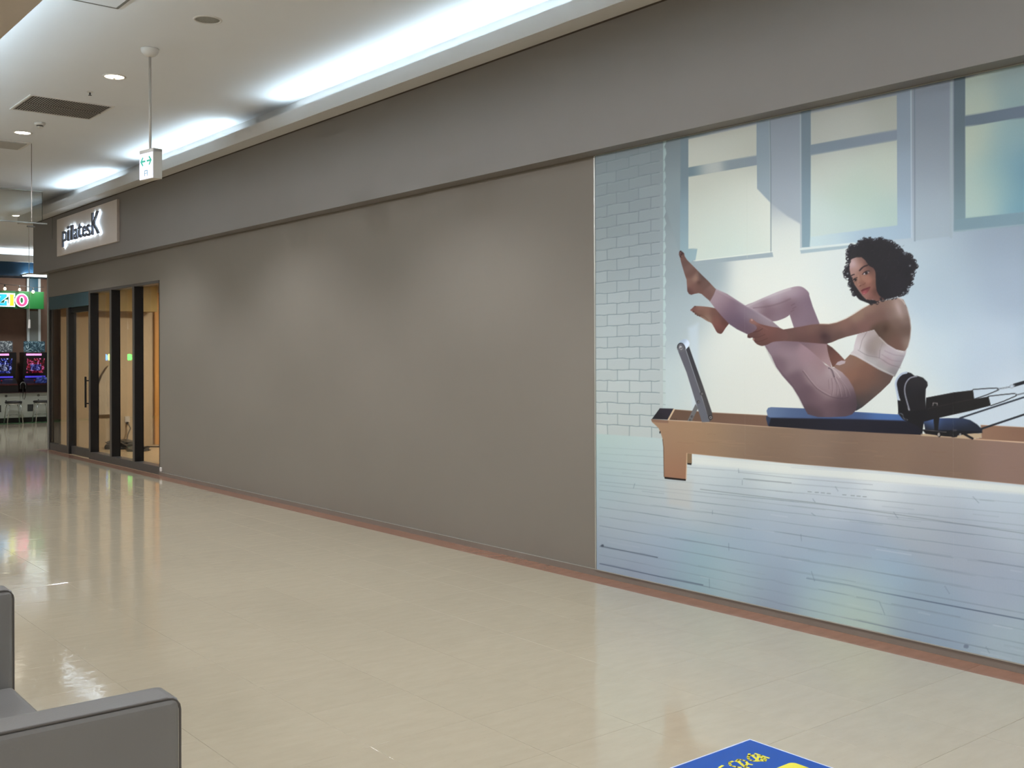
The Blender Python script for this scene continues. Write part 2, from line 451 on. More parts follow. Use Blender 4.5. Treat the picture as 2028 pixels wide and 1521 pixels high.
def sgbox(u0, u1, n0, n1, z0, z1):
    bm = bmesh.new()
    v = add_box(bm, 0, 1, 0, 1, 0, 1)
    for q, (i, j, l) in zip(v, [(i, j, l) for i in (0, 1) for j in (0, 1) for l in (0, 1)]):
        q.co = sg((u0, u1)[i], (n0, n1)[j], (z0, z1)[l])
    return bm
M_case = mat('sign_case', (196, 192, 184), rough=0.4, var=0.02)
mk('case', sgbox(-0.105, 0.105, -0.045, 0.034, -0.122, 0.118), M_case, es, bevel=0.004)
mk('top_cap', sgbox(-0.105, 0.105, -0.047, 0.036, 0.094, 0.121), M_case, es, bevel=0.003)
mk('lit_face', sgbox(-0.1, 0.1, 0.033, 0.037, -0.118, 0.09), mat('sign_white_lit', (240, 240, 255), rough=0.4, emit=(226, 226, 255), estr=0.42, var=0.01), es)
M_green = mat('sign_green', (30, 170, 140), rough=0.4, emit=(30, 176, 146), estr=0.3, var=0.02)
def arrow(s):
    pts = []
    bm = bmesh.new()
    f0 = lambda u, z: sg(u, 0.037, z); f1 = lambda u, z: sg(u, 0.0385, z)
    add_prism(bm, [(s * 0.012, 0.018), (s * 0.072, 0.018), (s * 0.072, 0.032), (s * 0.012, 0.032)], f0, f1)
    add_prism(bm, [(s * 0.086, 0.025), (s * 0.052, 0.062), (s * 0.040, 0.055), (s * 0.066, 0.025), (s * 0.040, -0.006), (s * 0.052, -0.013)], f0, f1)
    mk('arrow', bm, M_green, es)
arrow(1); arrow(-1)
M_pict = mat('sign_teal_print', (84, 140, 156), rough=0.4, emit=(84, 140, 156), estr=0.25, var=0.02)
bm = bmesh.new()
for (u0, u1, z0, z1) in ((-0.024, -0.018, -0.095, -0.05), (0.018, 0.024, -0.095, -0.05), (-0.024, 0.024, -0.056, -0.05), (-0.018, 0.018, -0.076, -0.071)):
    add_prism(bm, [(u0, z0), (u1, z0), (u1, z1), (u0, z1)], lambda u, z: sg(u, 0.037, z), lambda u, z: sg(u, 0.0385, z))
mk('pictogram', bm, M_pict, es)

# glass smoke barrier hanging from the ceiling
M_glass = bpy.data.materials.new('clear_glass'); M_glass.use_nodes = True
_b = M_glass.node_tree.nodes['Principled BSDF']
_b.inputs['Base Color'].default_value = (0.93, 0.97, 0.96, 1); _b.inputs['Roughness'].default_value = 0.02
_b.inputs['Transmission Weight'].default_value = 1.0; _b.inputs['IOR'].default_value = 1.45
gb = thing('smoke_barrier', 'hanging clear glass smoke barrier across the corridor ceiling', 'glass barrier', (3.2, 16.84, CEIL))
mk('pane', B((1.9, 4.56, 16.835, 16.845, 3.52, CEIL - 0.012)), M_glass, gb)
mk('top_rail', B((1.9, 4.565, 16.825, 16.855, CEIL - 0.014, CEIL)), M_alu, gb)
mk('bottom_rail', B((1.9, 4.63, 16.83, 16.85, 3.506, 3.524)), M_alu, gb)
bm = bmesh.new(); add_tube(bm, [(4.56, 16.84, 3.52), (4.56, 16.84, CEIL)], 0.006, 8); mk('edge_strip', bm, mat('edge_strip_grey', (120, 118, 112), rough=0.5), gb)
# pull cord
pc = thing('pull_cord', 'thin hanging cord with a small white pull at its end', 'cord', (4.39, 16.9, 3.46))
bm = bmesh.new(); add_tube(bm, [(4.385, 16.9, 3.47), (4.39, 16.9, 2.06)], 0.004, 6); mk('cord', bm, mat('cord_grey', (165, 158, 150), rough=0.6), pc)
bm = bmesh.new(); add_tube(bm, [(4.39, 16.9, 2.07), (4.39, 16.9, 1.94)], [0.014, 0.02], 10); mk('pull', bm, M_ring, pc)
mk('bracket', B((4.36, 4.47, 16.88, 16.92, 3.455, 3.475)), mat('bracket_grey', (130, 126, 120), rough=0.5), pc)
bm = bmesh.new(); add_tube(bm, [(3.43, 13.1, CEIL - 0.01), (3.43, 13.1, 3.08)], 0.004, 6)
hw = mk('hanging_wire', bm, mat('wire_grey', (120, 112, 105), rough=0.5)); tag(hw, 'thin straight wire dropping from the flat ceiling diffuser', 'wire')

# ------------------------------------------------------------------ shop sign on the fascia
def letter_mesh(ch):
    cu = bpy.data.curves.new('glyph', 'FONT'); cu.body = ch; cu.size = 1.0; cu.fill_mode = 'BOTH'
    cu.extrude = 0.0; cu.offset = 0.012; cu.resolution_u = 6
    o = bpy.data.objects.new('glyph', cu); COL.objects.link(o)
    dg = bpy.context.evaluated_depsgraph_get()
    me = bpy.data.meshes.new_from_object(o.evaluated_get(dg))
    bpy.data.objects.remove(o); bpy.data.curves.remove(cu)
    return me
ss = thing('shop_sign', 'white shop sign board with halo-lit pilates K lettering', 'sign', (FX, 15.55, 3.03))
mk('board', B((FX - 0.04, FX, 14.313, 17.014, 3.046, 3.611)), mat('sign_board_white', (212, 200, 190), rough=0.5, var=0.015), ss, bevel=0.004)
mk('side_return', B((FX - 0.038, FX - 0.004, 14.305, 14.313, 3.048, 3.609)), mat('sign_side_grey', (176, 164, 154), rough=0.5), ss)
M_letter = mat('letter_dark_metal', (78, 82, 96), rough=0.4, metal=0.0, var=0.1, scale=5)
M_halo = mat('letter_backlight', (230, 245, 255), rough=0.5, emit=(205, 232, 255), estr=16.0, var=0.0)
LX = FX - 0.082
for ch, ya, yb_, za, zb in (('p', 16.613, 16.394, 3.153, 3.386), ('i', 16.371, 16.243, 3.223, 3.443), ('l', 16.202, 16.088, 3.223, 3.441), ('a', 16.047, 15.87, 3.217, 3.375), ('t', 15.873, 15.684, 3.22, 3.427), ('e', 15.66, 15.482, 3.217, 3.375), ('s', 15.472, 15.293, 3.211, 3.376), ('K', 15.24, 14.918, 3.21, 3.521)):
    me = letter_mesh(ch)
    co = np.array([v.co[:2] for v in me.vertices]); lo_, hi_ = co.min(0), co.max(0)
    nrm = (co - lo_) / (hi_ - lo_)
    yy = ya + (yb_ - ya) * nrm[:, 0]; zz = za + (zb - za) * nrm[:, 1]
    faces = [tuple(p.vertices) for p in me.polygons]
    def slab(x0, x1, name, m, parent):
        bm = bmesh.new()
        A = [bm.verts.new((x0, y, z)) for y, z in zip(yy, zz)]
        fs = []
        for f in faces:
            try: fs.append(bm.faces.new([A[i] for i in f]))
            except ValueError: pass
        r = bmesh.ops.extrude_face_region(bm, geom=fs)
        vs_ = [g for g in r['geom'] if isinstance(g, bmesh.types.BMVert)]
        bmesh.ops.translate(bm, vec=(x1 - x0, 0, 0), verts=vs_)
        return mk(name, bm, m, parent)
    L = slab(LX, LX + 0.022, 'letter', M_letter, ss)
    slab(LX + 0.0225, LX + 0.024, 'backlight', M_halo, L)
    bpy.data.meshes.remove(me)

# ------------------------------------------------------------------ glazed shopfront
fr_ = thing('window_1', 'glazed shopfront with black mullions at the wall end', 'window', (WX, 15.6, 0), kind='structure')
def gframe(name, y0, y1, x0, x1, z0, z1, m, parent=fr_, bev=0.002):
    return mk(name, B((x0, x1, y0, y1, z0, z1)), m, parent, bevel=bev)
M_face = mat('mullion_face_grey', (104, 98, 92), rough=0.35, metal=0.4, var=0.04)
XI = WX + 0.115
# mullions: (near edge, far edge)
for ya in (16.03, 15.10, 14.19):
    gframe('mullion', ya, ya + 0.07, WX + 0.008, XI + 0.02, 0.1, GZ - 0.02, M_dark)
    gframe('mullion_face', ya + 0.001, ya + 0.069, WX + 0.002, WX + 0.008, 0.1, GZ - 0.02, M_face, bev=0)
gframe('jamb', GY0, GY0 + 0.035, WX + 0.004, XI + 0.02, 0, GZ, M_dark)
gframe('jamb', GY1 - 0.035, GY1, WX + 0.002, WX + 0.042, 0, GZ, M_dark)
gframe('head_rail', GY0, 16.10, WX + 0.004, XI + 0.02, GZ - 0.035, GZ, M_face)
gframe('bottom_rail', GY0, 16.10, WX + 0.002, XI + 0.02, 0, 0.104, M_frame)
for ya, yb_ in ((GY0 + 0.035, 14.19), (14.26, 15.10), (15.17, 16.03)):
    gframe('pane', ya, yb_, XI, XI + 0.008, 0.1, GZ - 0.03, M_glass, bev=0)
dr = thing('door_1', 'glazed sliding entrance door with black stile and bar handle', 'door', (WX, 17.0, 0), kind='structure')
M_hdr = mat('door_header_teal_reflection', (80, 108, 116), rough=0.2, metal=0.2, var=0.03)  # grey metal with the arcade's blue reflection put into its base colour
gframe('header', 16.10, GY1 - 0.03, WX + 0.002, XI + 0.02, 2.27, GZ - 0.004, M_hdr, dr)
gframe('door_stile', 17.10, 17.19, WX + 0.012, XI + 0.02, 0.0, 2.27, M_dark, dr)
gframe('stile_face', 17.102, 17.188, WX + 0.006, WX + 0.012, 0.0, 2.27, M_face, dr, 0)
gframe('sliding_top_rail', 16.10, 17.10, WX + 0.05, XI, 2.19, 2.27, M_dark, dr)
gframe('sliding_bottom_rail', 16.10, 17.10, WX + 0.05, XI, 0.008, 0.125, M_frame, dr)
gframe('fixed_bottom_rail', 17.19, GY1 - 0.035, WX + 0.006, WX + 0.06, 0.0, 0.118, M_frame, dr)
gframe('pane', 16.10, 17.10, XI - 0.03, XI - 0.022, 0.125, 2.19, M_glass, dr, 0)
gframe('pane', 17.19, GY1 - 0.035, WX + 0.036, WX + 0.044, 0.118, 2.27, M_glass, dr, 0)
hd = gframe('handle', 16.085, 16.11, WX - 0.055, WX - 0.03, 0.76, 1.215, M_dark, dr, 0.004)
bm = bmesh.new()
for z in (0.82, 1.155): add_tube(bm, [(WX - 0.045, 16.097, z), (WX + 0.09, 16.097, z)], 0.009, 8)
mk('handle_post', bm, M_dark, dr)
# small white stopper at the wall corner
ds = mk('door_stopper', B((WX - 0.02, WX, 13.19, 13.235, 0.055, 0.105)), M_ring, bevel=0.006)
tag(ds, 'small white plastic stopper low on the wall beside the glazing', 'stopper')

# room behind the glass
M_room = mat('shop_room_wall', (206, 186, 156), rough=0.7, var=0.03, scale=1.0)
M_roomfl = mat('shop_room_floor', (190, 168, 136), rough=0.35, var=0.06, scale=3, spec=0.4)
rm = mk('wall_shop', B((WX + 0.16, 9.5, 18.0, 18.15, 0, 3.0), (9.5, 9.65, 9.0, 18.15, 0, 3.0), (WX + 0.16, 9.5, 8.85, 9.0, 0, 3.0)), M_room)
tag(rm, 'beige rear wall of the room seen through the shopfront glass', 'wall', kind='structure')
tag(mk('floor_shop', B((WX + 0.0, 9.5, 9.0, 18.15, -0.003, 0.002)), M_roomfl), 'beige floor of the empty shop behind the glass', 'floor', kind='structure')
tag(mk('ceiling_shop', B((WX + 0.16, 9.5, 9.0, 18.15, 2.75, 2.85)), M_room), 'low beige ceiling inside the shop', 'ceiling', kind='structure')
tag(mk('trim_4', B((5.35, 6.6, 17.6, 18.0, 2.26, 2.75)), mat('bulkhead_mustard', (172, 150, 96), rough=0.7, var=0.02)), 'mustard bulkhead box under the shop ceiling', 'bulkhead', kind='structure')
ld = bpy.data.lights.new('shop_lamp', 'AREA'); ld.energy = 88; ld.color = (1.0, 0.86, 0.68); ld.size = 0.6
lo = bpy.data.objects.new('shop_lamp', ld); COL.objects.link(lo); lo.location = (7.1, 15.8, 2.7)
wp = mk('warm_light_panel', B((6.68, 7.4, 17.93, 17.985, 0.002, 2.6)), mat('warm_light_orange', (214, 158, 88), rough=0.5, var=0.08, scale=3, stretch=(6, 6, 0.5)), bevel=0.004)  # orange colour stands in for the warm-lit part of the wall
tag(wp, 'orange panel added to stand for warm light on the shop wall', 'panel')
wb = thing('reflection_board', 'pale board with sloping top added for a reflection in the glass', 'board', (5.9, 17.96, 0))  # board put in place of a pale reflection on the pane
bm = bmesh.new(); add_prism(bm, [(5.66, 0.55), (6.03, 0.55), (6.03, 1.34), (5.9, 1.36), (5.8, 1.2), (5.70, 0.95)], lambda x, z: Vector((x, 17.93, z)), lambda x, z: Vector((x, 17.98, z)))
mk('sheet', bm, mat('reflection_pale', (208, 196, 176), rough=0.6), wb)
mk('leg', B((5.7, 5.73, 17.94, 17.97, 0.002, 0.55)), M_alu, wb); mk('leg', B((5.97, 6.0, 17.94, 17.97, 0.002, 0.55)), M_alu, wb)
ol = thing('wall_socket', 'white power socket with black plug on the shop wall', 'socket', (6.22, 18.0, 0.44))
mk('cover_plate', B((6.19, 6.27, 17.99, 18.0, 0.40, 0.50)), M_ring, ol, bevel=0.002)
mk('plug', B((6.21, 6.245, 17.955, 17.99, 0.37, 0.41)), M_dark, ol, bevel=0.004)
bm = bmesh.new()
cp = [(6.23, 17.95, 0.38), (6.25, 17.9, 0.30), (6.19, 17.86, 0.20), (6.16, 17.82, 0.10), (6.19, 17.75, 0.03), (6.28, 17.65, 0.012), (6.5, 17.4, 0.012), (6.9, 17.2, 0.012), (7.5, 17.0, 0.012)]
add_tube(bm, cp, 0.011, 8)
cbl = mk('power_cable', bm, mat('cable_grey', (70, 62, 54), rough=0.5), smooth=True); tag(cbl, 'grey power cable curling from socket across the shop floor', 'cable')
# crumpled plastic bag
def blob(name, c, s, m, seed, sub=3, amp=0.35):
    rnd = random.Random(seed); bm = bmesh.new(); bmesh.ops.create_icosphere(bm, subdivisions=sub, radius=1.0)
    for v in bm.verts:
        v.co *= 1 + rnd.uniform(-amp, amp)
        v.co.z = max(v.co.z, -0.5)
        v.co = Vector((c[0] + v.co.x * s[0], c[1] + v.co.y * s[1], c[2] + (v.co.z + 0.5) * s[2]))
    return bm
M_bag = mat('bag_grey_plastic', (74, 70, 64), rough=0.3, var=0.3, scale=20)
bg = mk('plastic_bag', blob('b', (5.98, 17.55, 0.003), (0.24, 0.2, 0.10), M_bag, 3), M_bag); tag(bg, 'crumpled dark grey plastic bag on the shop floor', 'bag')
bg2 = mk('plastic_bag', blob('b', (6.04, 16.9, 0.003), (0.16, 0.12, 0.05), M_bag, 5), M_bag); tag(bg2, 'smaller flattened grey plastic scrap beside the crumpled bag', 'bag')

# ------------------------------------------------------------------ wall mural
MY0, MY1 = 5.243, 0.15
MZ0, MZ1 = 0.048, 2.858
MX = 4.985
# The mural is a flat printed wall graphic. Its picture is drawn here shape by shape into the colour of
# the print's surface; WALL_TO_PX maps wall metres (y, z) to image pixels, in which its shapes are traced.
WALL_TO_PX = np.array([[-534.681168, -5.0762993, 11322.1987645], [551.9676753, -2098.3584825, 5331.9319426], [0.7767985, 0.0021055, 3.1361241]])
PRINT_GAIN = 1.06
CROPS = {'P': (0, 0, 1.0), 'A': (1160, 100, 2.3364), 'B': (1160, 640, 2.1129), 'C': (1320, 470, 4.0026), 'D': (1560, 450, 3.803), 'E': (1640, 460, 8.45),
         'F': (1720, 700, 5.85), 'G': (1270, 650, 4.907), 'H': (1170, 270, 2.413), 'I': (1640, 560, 7.605), 'J': (1330, 480, 6.915)}  # image crops: pixel origin and enlargement in which the outlines were read
def steps(a, b, d):
    n = max(1, int(round(abs(b - a) / d))); return list(np.linspace(a, b, n + 1)[:-1])
SEAMS = [MY0, 3.977, 2.695, 1.42, MY1]
cols = []
for a, b in zip(SEAMS, SEAMS[1:]):
    c_ = []
    pts_ = sorted({a, b, *[v for v in (4.75, 2.5, 2.3) if b < v < a]}, reverse=True)
    for p, q in zip(pts_, pts_[1:]):
        m_ = (p + q) / 2
        c_ += steps(p, q, 0.0036 if 2.5 < m_ < 4.75 else (0.0055 if m_ > 2.3 else 0.04))
    cols.append(c_ + [b])
rows = steps(MZ0, 0.55, 0.006) + steps(0.55, 2.15, 0.0033) + steps(2.15, MZ1, 0.006) + [MZ1]
allc = np.array([v for c_ in cols for v in c_]); rows = np.array(rows)
YY, ZZ = np.meshgrid(allc, rows)
W_ = WALL_TO_PX[2, 0] * YY + WALL_TO_PX[2, 1] * ZZ + WALL_TO_PX[2, 2]
PX = ((WALL_TO_PX[0, 0] * YY + WALL_TO_PX[0, 1] * ZZ + WALL_TO_PX[0, 2]) / W_).ravel()
PY = ((WALL_TO_PX[1, 0] * YY + WALL_TO_PX[1, 1] * ZZ + WALL_TO_PX[1, 2]) / W_).ravel()
IMG = np.zeros((PX.size, 3)) + 200.0
def T_(t, pts):
    ox, oy, s = CROPS[t]; return np.array([(ox + x / s, oy + y / s) for x, y in pts], float)
def smooth_(p, closed=True, n=5):
    out = []; N = len(p)
    rng = range(N) if closed else range(N - 1)
    for i in rng:
        if closed: a, b, c, d = p[i - 1], p[i], p[(i + 1) % N], p[(i + 2) % N]
        else: a, b, c, d = p[max(i - 1, 0)], p[i], p[i + 1], p[min(i + 2, N - 1)]
        for k in range(n):
            t = k / n
            out.append(0.5 * ((2 * b) + (-a + c) * t + (2 * a - 5 * b + 4 * c - d) * t * t + (-a + 3 * b - 3 * c + d) * t ** 3))
    if not closed: out.append(p[-1])
    return np.array(out)
def box_(p, pad):
    x0, y0 = p.min(0) - pad; x1, y1 = p.max(0) + pad
    return np.nonzero((PX > x0) & (PX < x1) & (PY > y0) & (PY < y1))[0]
def seg_d(x, y, p, closed):
    best = np.full(x.size, 1e9); N = len(p)
    for i in range(N if closed else N - 1):
        a = p[i]; b = p[(i + 1) % N]; d = b - a; L = d @ d + 1e-12
        t = np.clip(((x - a[0]) * d[0] + (y - a[1]) * d[1]) / L, 0, 1)
        best = np.minimum(best, (x - a[0] - t * d[0]) ** 2 + (y - a[1] - t * d[1]) ** 2)
    return np.sqrt(best)
def inside_(x, y, p):
    r = np.zeros(x.size, bool); N = len(p)
    for i in range(N):
        a = p[i]; b = p[(i + 1) % N]
        if a[1] == b[1]: continue
        c = ((a[1] > y) != (b[1] > y)) & (x < (b[0] - a[0]) * (y - a[1]) / (b[1] - a[1]) + a[0])
        r ^= c
    return r
def field_(t, col, x, y, sig):
    if not isinstance(col, list): return np.array(col, float)[None, :]
    ox, oy, s = CROPS[t]; S = sig / s
    acc = np.zeros((x.size, 3)); ws = np.zeros(x.size)
    for cx, cy, rgb in col:
        d2 = ((x - ox - cx / s) ** 2 + (y - oy - cy / s) ** 2) / (S * S)
        w = np.exp(-d2) + 1e-4 / (1 + d2) ; acc += w[:, None] * np.array(rgb, float); ws += w
    return acc / ws[:, None]
TONE = 1.0
def blend_(idx, al, colr):
    if TONE != 1.0: colr = 222.0 * (np.maximum(colr, 0) / 222.0) ** TONE
    al = al[:, None]; IMG[idx] = IMG[idx] * (1 - al) + colr * al
def poly(t, pts, col, f=0.9, al=1.0, sm=False, sig=60.0):
    p = T_(t, pts)
    if sm: p = smooth_(p)
    idx = box_(p, f + 1)
    if not idx.size: return
    x, y = PX[idx], PY[idx]
    sd = seg_d(x, y, p, True); sd = np.where(inside_(x, y, p), sd, -sd)
    a = np.clip(0.5 + sd / (2 * f), 0, 1); a = a * a * (3 - 2 * a) * al
    k = a > 0; idx = idx[k]; blend_(idx, a[k], field_(t, col, PX[idx], PY[idx], sig))
def line(t, pts, w, col, al=1.0, f=0.7, sm=False):
    """stroke, w = full width in crop pixels"""
    p = T_(t, pts)
    if sm: p = smooth_(p, False)
    hw = w / CROPS[t][2] / 2
    idx = box_(p, hw + f + 1)
    if not idx.size: return
    d = seg_d(PX[idx], PY[idx], p, False)
    a = np.clip(0.5 + (hw - d) / (2 * f), 0, 1) * al * min(1.0, hw * 2 / 0.9 if hw < .45 else 1.0)
    k = a > 0; blend_(idx[k], a[k], np.array(col, float)[None, :])
def disc(t, cx, cy, rx, ry, col, al=1.0, rot=0.0, f=0.8):
    n = 28; pts = []
    for i in range(n):
        a = 2 * PI * i / n; u, v = rx * math.cos(a), ry * math.sin(a)
        pts.append((cx + u * math.cos(rot) - v * math.sin(rot), cy + u * math.sin(rot) + v * math.cos(rot)))
    poly(t, pts, col, f, al)
def glow(t, cx, cy, rx, ry, col, al=0.5, rot=0.0):
    ox, oy, s = CROPS[t]; X0, Y0 = ox + cx / s, oy + cy / s; rx /= s; ry /= s
    idx = box_(np.array([(X0 - rx, Y0 - rx - ry), (X0 + rx + ry, Y0 + ry + rx)]), max(rx, ry) * 1.6)
    dx, dy = PX[idx] - X0, PY[idx] - Y0
    u = dx * math.cos(rot) + dy * math.sin(rot); v = -dx * math.sin(rot) + dy * math.cos(rot)
    a = np.exp(-((u / rx) ** 2 + (v / ry) ** 2)) * al
    k = a > 0.004; blend_(idx[k], a[k], np.array(col, float)[None, :])

# --- room wall
WALLF = [(1325, 380, (137, 151, 156)), (1330, 520, (155, 169, 174)), (1335, 640, (169, 183, 188)), (1330, 760, (187, 201, 202)), (1440, 700, (219, 223, 216)), (1420, 780, (215, 219, 212)),
         (1600, 640, (224, 227, 219)), (1560, 560, (218, 222, 215)), (1530, 780, (220, 223, 216)), (1660, 540, (206, 214, 212)), (1830, 420, (166, 178, 188)), (1840, 250, (140, 150, 161)), (1830, 330, (150, 160, 171)),
         (1870, 600, (176, 193, 206)), (1850, 700, (196, 211, 219)), (1950, 700, (182, 197, 211)), (1990, 550, (164, 179, 195)), (1960, 470, (152, 167, 182)), (1750, 700, (214, 221, 219)),
         (1780, 790, (216, 222, 218)), (1545, 280, (150, 160, 171)), (1545, 360, (158, 168, 177)), (1560, 480, (208, 214, 208)), (2000, 800, (196, 208, 218)), (2100, 500, (150, 168, 186)), (2100, 700, (172, 190, 206)), (1880, 520, (166, 182, 194)), (1690, 640, (214, 220, 216)), (1820, 520, (178, 194, 203))]
poly('P', [(1170, 50), (2900, -150), (2900, 1000), (1170, 1000)], WALLF, sig=62)
# window one
poly('A', [(360, 330), (475, 300), (475, 930), (440, 960), (360, 700)], [(380, 450, (128, 141, 147)), (380, 700, (150, 164, 168)), (455, 700, (146, 164, 172))], f=3, al=.8, sig=120)
poly('A', [(440, 300), (475, 300), (475, 917), (517, 917), (517, 962), (470, 985), (436, 940)], [(455, 500, (122, 140, 150)), (455, 800, (140, 164, 176)), (500, 940, (158, 184, 190))], f=1.5, sig=150)
poly('A', [(790, 300), (852, 290), (856, 705), (790, 640)], [(820, 400, (140, 155, 166)), (830, 650, (152, 167, 176))], f=1.5, sig=150)
poly('A', [(852, 250), (1000, 220), (1000, 806), (930, 765), (856, 706)], [(920, 350, (143, 153, 164)), (920, 560, (152, 162, 172)), (960, 720, (162, 172, 180))], f=2.5, sig=150)
PANE1 = [(600, 430, (194, 198, 190)), (520, 500, (203, 207, 198)), (760, 400, (190, 194, 184)), (600, 620, (208, 214, 204)), (560, 800, (210, 217, 208)), (760, 760, (212, 217, 208)), (650, 860, (198, 212, 204))]
poly('A', [(475, 410), (790, 342), (790, 486), (475, 541)], PANE1, f=.8, sig=130)
poly('A', [(475, 583), (792, 530), (793, 640), (858, 708), (860, 943), (505, 985), (517, 917), (475, 917)], PANE1, f=.9, sig=130)
poly('A', [(475, 541), (790, 486), (792, 531), (475, 584)], [(490, 560, (118, 140, 150)), (570, 550, (188, 196, 194)), (700, 530, (142, 156, 164)), (780, 505, (140, 153, 163))], f=.9, sig=50)
line('A', [(852, 325), (856, 520), (857, 942)], 4, (112, 128, 134), .9)
line('A', [(849, 325), (853, 520), (854, 940)], 2, (200, 208, 204), .5)
poly('A', [(498, 976), (864, 934), (868, 955), (508, 992)], (156, 170, 176), f=1.0)
line('A', [(500, 973), (862, 931)], 3, (228, 231, 224), .8)
line('A', [(745, 590), (747, 960)], 2, (198, 206, 194), .5)
# window two
poly('A', [(995, 250), (1042, 240), (1040, 910), (1000, 912)], [(1020, 400, (118, 134, 145)), (1020, 700, (126, 146, 157)), (1015, 890, (134, 158, 168))], f=1.0, sig=150)
line('A', [(994, 300), (996, 912)], 7, (164, 176, 184), .8)
poly('A', [(1437, 190), (1508, 175), (1510, 868), (1036, 908), (1040, 860), (1440, 806)], [(1470, 300, (138, 152, 166)), (1475, 600, (150, 166, 181)), (1300, 855, (164, 185, 200)), (1080, 880, (190, 208, 210)), (1475, 840, (160, 180, 196))], f=1.2, sig=140)
PANE2 = [(1240, 330, (182, 186, 180)), (1060, 400, (178, 182, 176)), (1400, 280, (170, 174, 166)), (1150, 560, (194, 202, 194)), (1250, 680, (180, 198, 186)), (1400, 560, (190, 200, 190)), (1400, 760, (174, 194, 188)), (1080, 800, (194, 208, 204)), (1240, 820, (184, 200, 198))]
poly('A', [(1041, 289), (1439, 206), (1440, 366), (1042, 437)], PANE2, f=.8, sig=110)
poly('A', [(1042, 484), (1440, 414), (1442, 808), (1040, 862)], PANE2, f=.9, sig=110)
poly('A', [(1042, 437), (1440, 366), (1440, 414), (1042, 484)], [(1080, 460, (126, 141, 153)), (1400, 395, (132, 144, 158))], f=.8, sig=200)
line('A', [(1505, 185), (1508, 866)], 5, (186, 198, 206), .8)
line('A', [(1521, 180), (1523, 500), (1523, 880)], 6, (112, 126, 138), .8, f=1.2)
poly('A', [(992, 924), (1240, 898), (1240, 906), (1190, 918), (996, 940)], (162, 180, 187), f=1.0)
line('A', [(992, 918), (1240, 892)], 8, (206, 216, 215), .8)
# window three
poly('A', [(1524, 160), (1690, 120), (1690, 860), (1524, 880)], [(1600, 250, (132, 142, 154)), (1600, 500, (146, 157, 168)), (1600, 750, (160, 174, 184))], f=2, al=.75, sig=150)
line('A', [(1692, 150), (1690, 862)], 14, (160, 174, 182), .8, f=1.5)
poly('A', [(1703, 100), (1756, 88), (1757, 836), (1703, 840)], [(1728, 300, (98, 114, 124)), (1728, 550, (112, 130, 140)), (1728, 780, (126, 150, 158))], f=1.0, sig=150)
PANE3 = [(1780, 180, (168, 182, 174)), (2000, 110, (148, 164, 164)), (1780, 270, (182, 194, 180)), (2010, 230, (146, 172, 176)), (1790, 420, (186, 198, 184)), (1800, 650, (182, 198, 188)), (1960, 420, (148, 178, 184)), (2020, 560, (116, 158, 180)), (1900, 600, (156, 188, 188)), (2020, 720, (126, 168, 184)), (1790, 750, (172, 196, 192)), (2300, 400, (106, 152, 184))]
poly('A', [(1756, 128), (2700, -120), (2700, 130), (1756, 302)], PANE3, f=.8, sig=110)
poly('A', [(1756, 352), (2028, 310), (2700, 200), (2700, 690), (2028, 748), (1758, 776)], PANE3, f=.9, sig=110)
poly('A', [(1756, 302), (2028, 256), (2700, 140), (2700, 200), (2028, 311), (1756, 352)], [(1780, 320, (104, 120, 133)), (2000, 280, (110, 124, 142))], f=.8, sig=200)
poly('A', [(1704, 786), (1757, 775), (2028, 748), (2700, 690), (2700, 760), (2028, 810), (1703, 840)], [(1730, 810, (126, 150, 160)), (1990, 780, (132, 160, 174))], f=1.5, sig=200)
line('A', [(1703, 838), (2028, 806), (2700, 745)], 5, (176, 190, 198), .6, f=1.5)
# lower wall light wash
poly('B', [(430, 20), (470, 0), (475, 360), (445, 360)], (196, 210, 220), f=6, al=.6)
# brick pier
BR = [(150, 100, (131, 143, 148)), (80, 300, (149, 161, 164)), (250, 300, (151, 163, 168)), (80, 600, (163, 174, 176)), (280, 600, (159, 171, 176)), (100, 900, (173, 183, 183)), (280, 900, (171, 181, 184)), (100, 1200, (181, 190, 188)), (280, 1200, (179, 188, 188)), (150, 1400, (185, 193, 190))]
poly('H', [(20, 0), (346, 0), (346, 1450), (20, 1430)], BR, f=.8, sig=170)
rb = random.Random(4)
NJ = 26
def jl(k, x): 
    l = 131 + k * 51.8; r = 58 + k * 55.6
    return l + (r - l) * (x - 35) / 305
for k in range(-2, NJ):
    wob = [(x, jl(k, x) + rb.uniform(-2.2, 2.2)) for x in range(20, 350, 22)]
    ver = [77 + 3 * k / 25, 182 + 3 * k / 25, 287 + 3 * k / 25] if k % 2 == 0 else [121 + 8 * k / 25, 227 + 8 * k / 25]
    xsb = [20] + ver + [347]
    for a, b in zip(xsb, xsb[1:]):      # faint tone of each brick, lighter top edge
        v = rb.uniform(-3, 3)
        m0 = (a + b) / 2
        base_c = field_('H', BR, np.array([1170 + m0 / 2.413]), np.array([270 + (jl(k, m0) + 25) / 2.413]), 170)[0]
        poly('H', [(a + 3, jl(k, a) + 3), (b - 3, jl(k, b) + 3), (b - 3, jl(k + 1, b) - 3), (a + 3, jl(k + 1, a) - 3)], tuple(np.clip(base_c + v, 0, 255)), f=1.2, al=.9)
        line('H', [(a + 5, jl(k, a) + 5), (b - 5, jl(k, b) + 5)], 2.4, tuple(base_c + 14), .5)
    line('H', wob, 3.4, (118, 132, 137), .85)
    line('H', [(x, y + 2.4) for x, y in wob], 1.6, (150, 164, 166), .4)
    for v in ver:
        line('H', [(v + rb.uniform(-1, 1), jl(k, v) + 2), (v + rb.uniform(-1.5, 1.5), jl(k + 1, v) - 2)], 3.0, (122, 136, 141), .8)
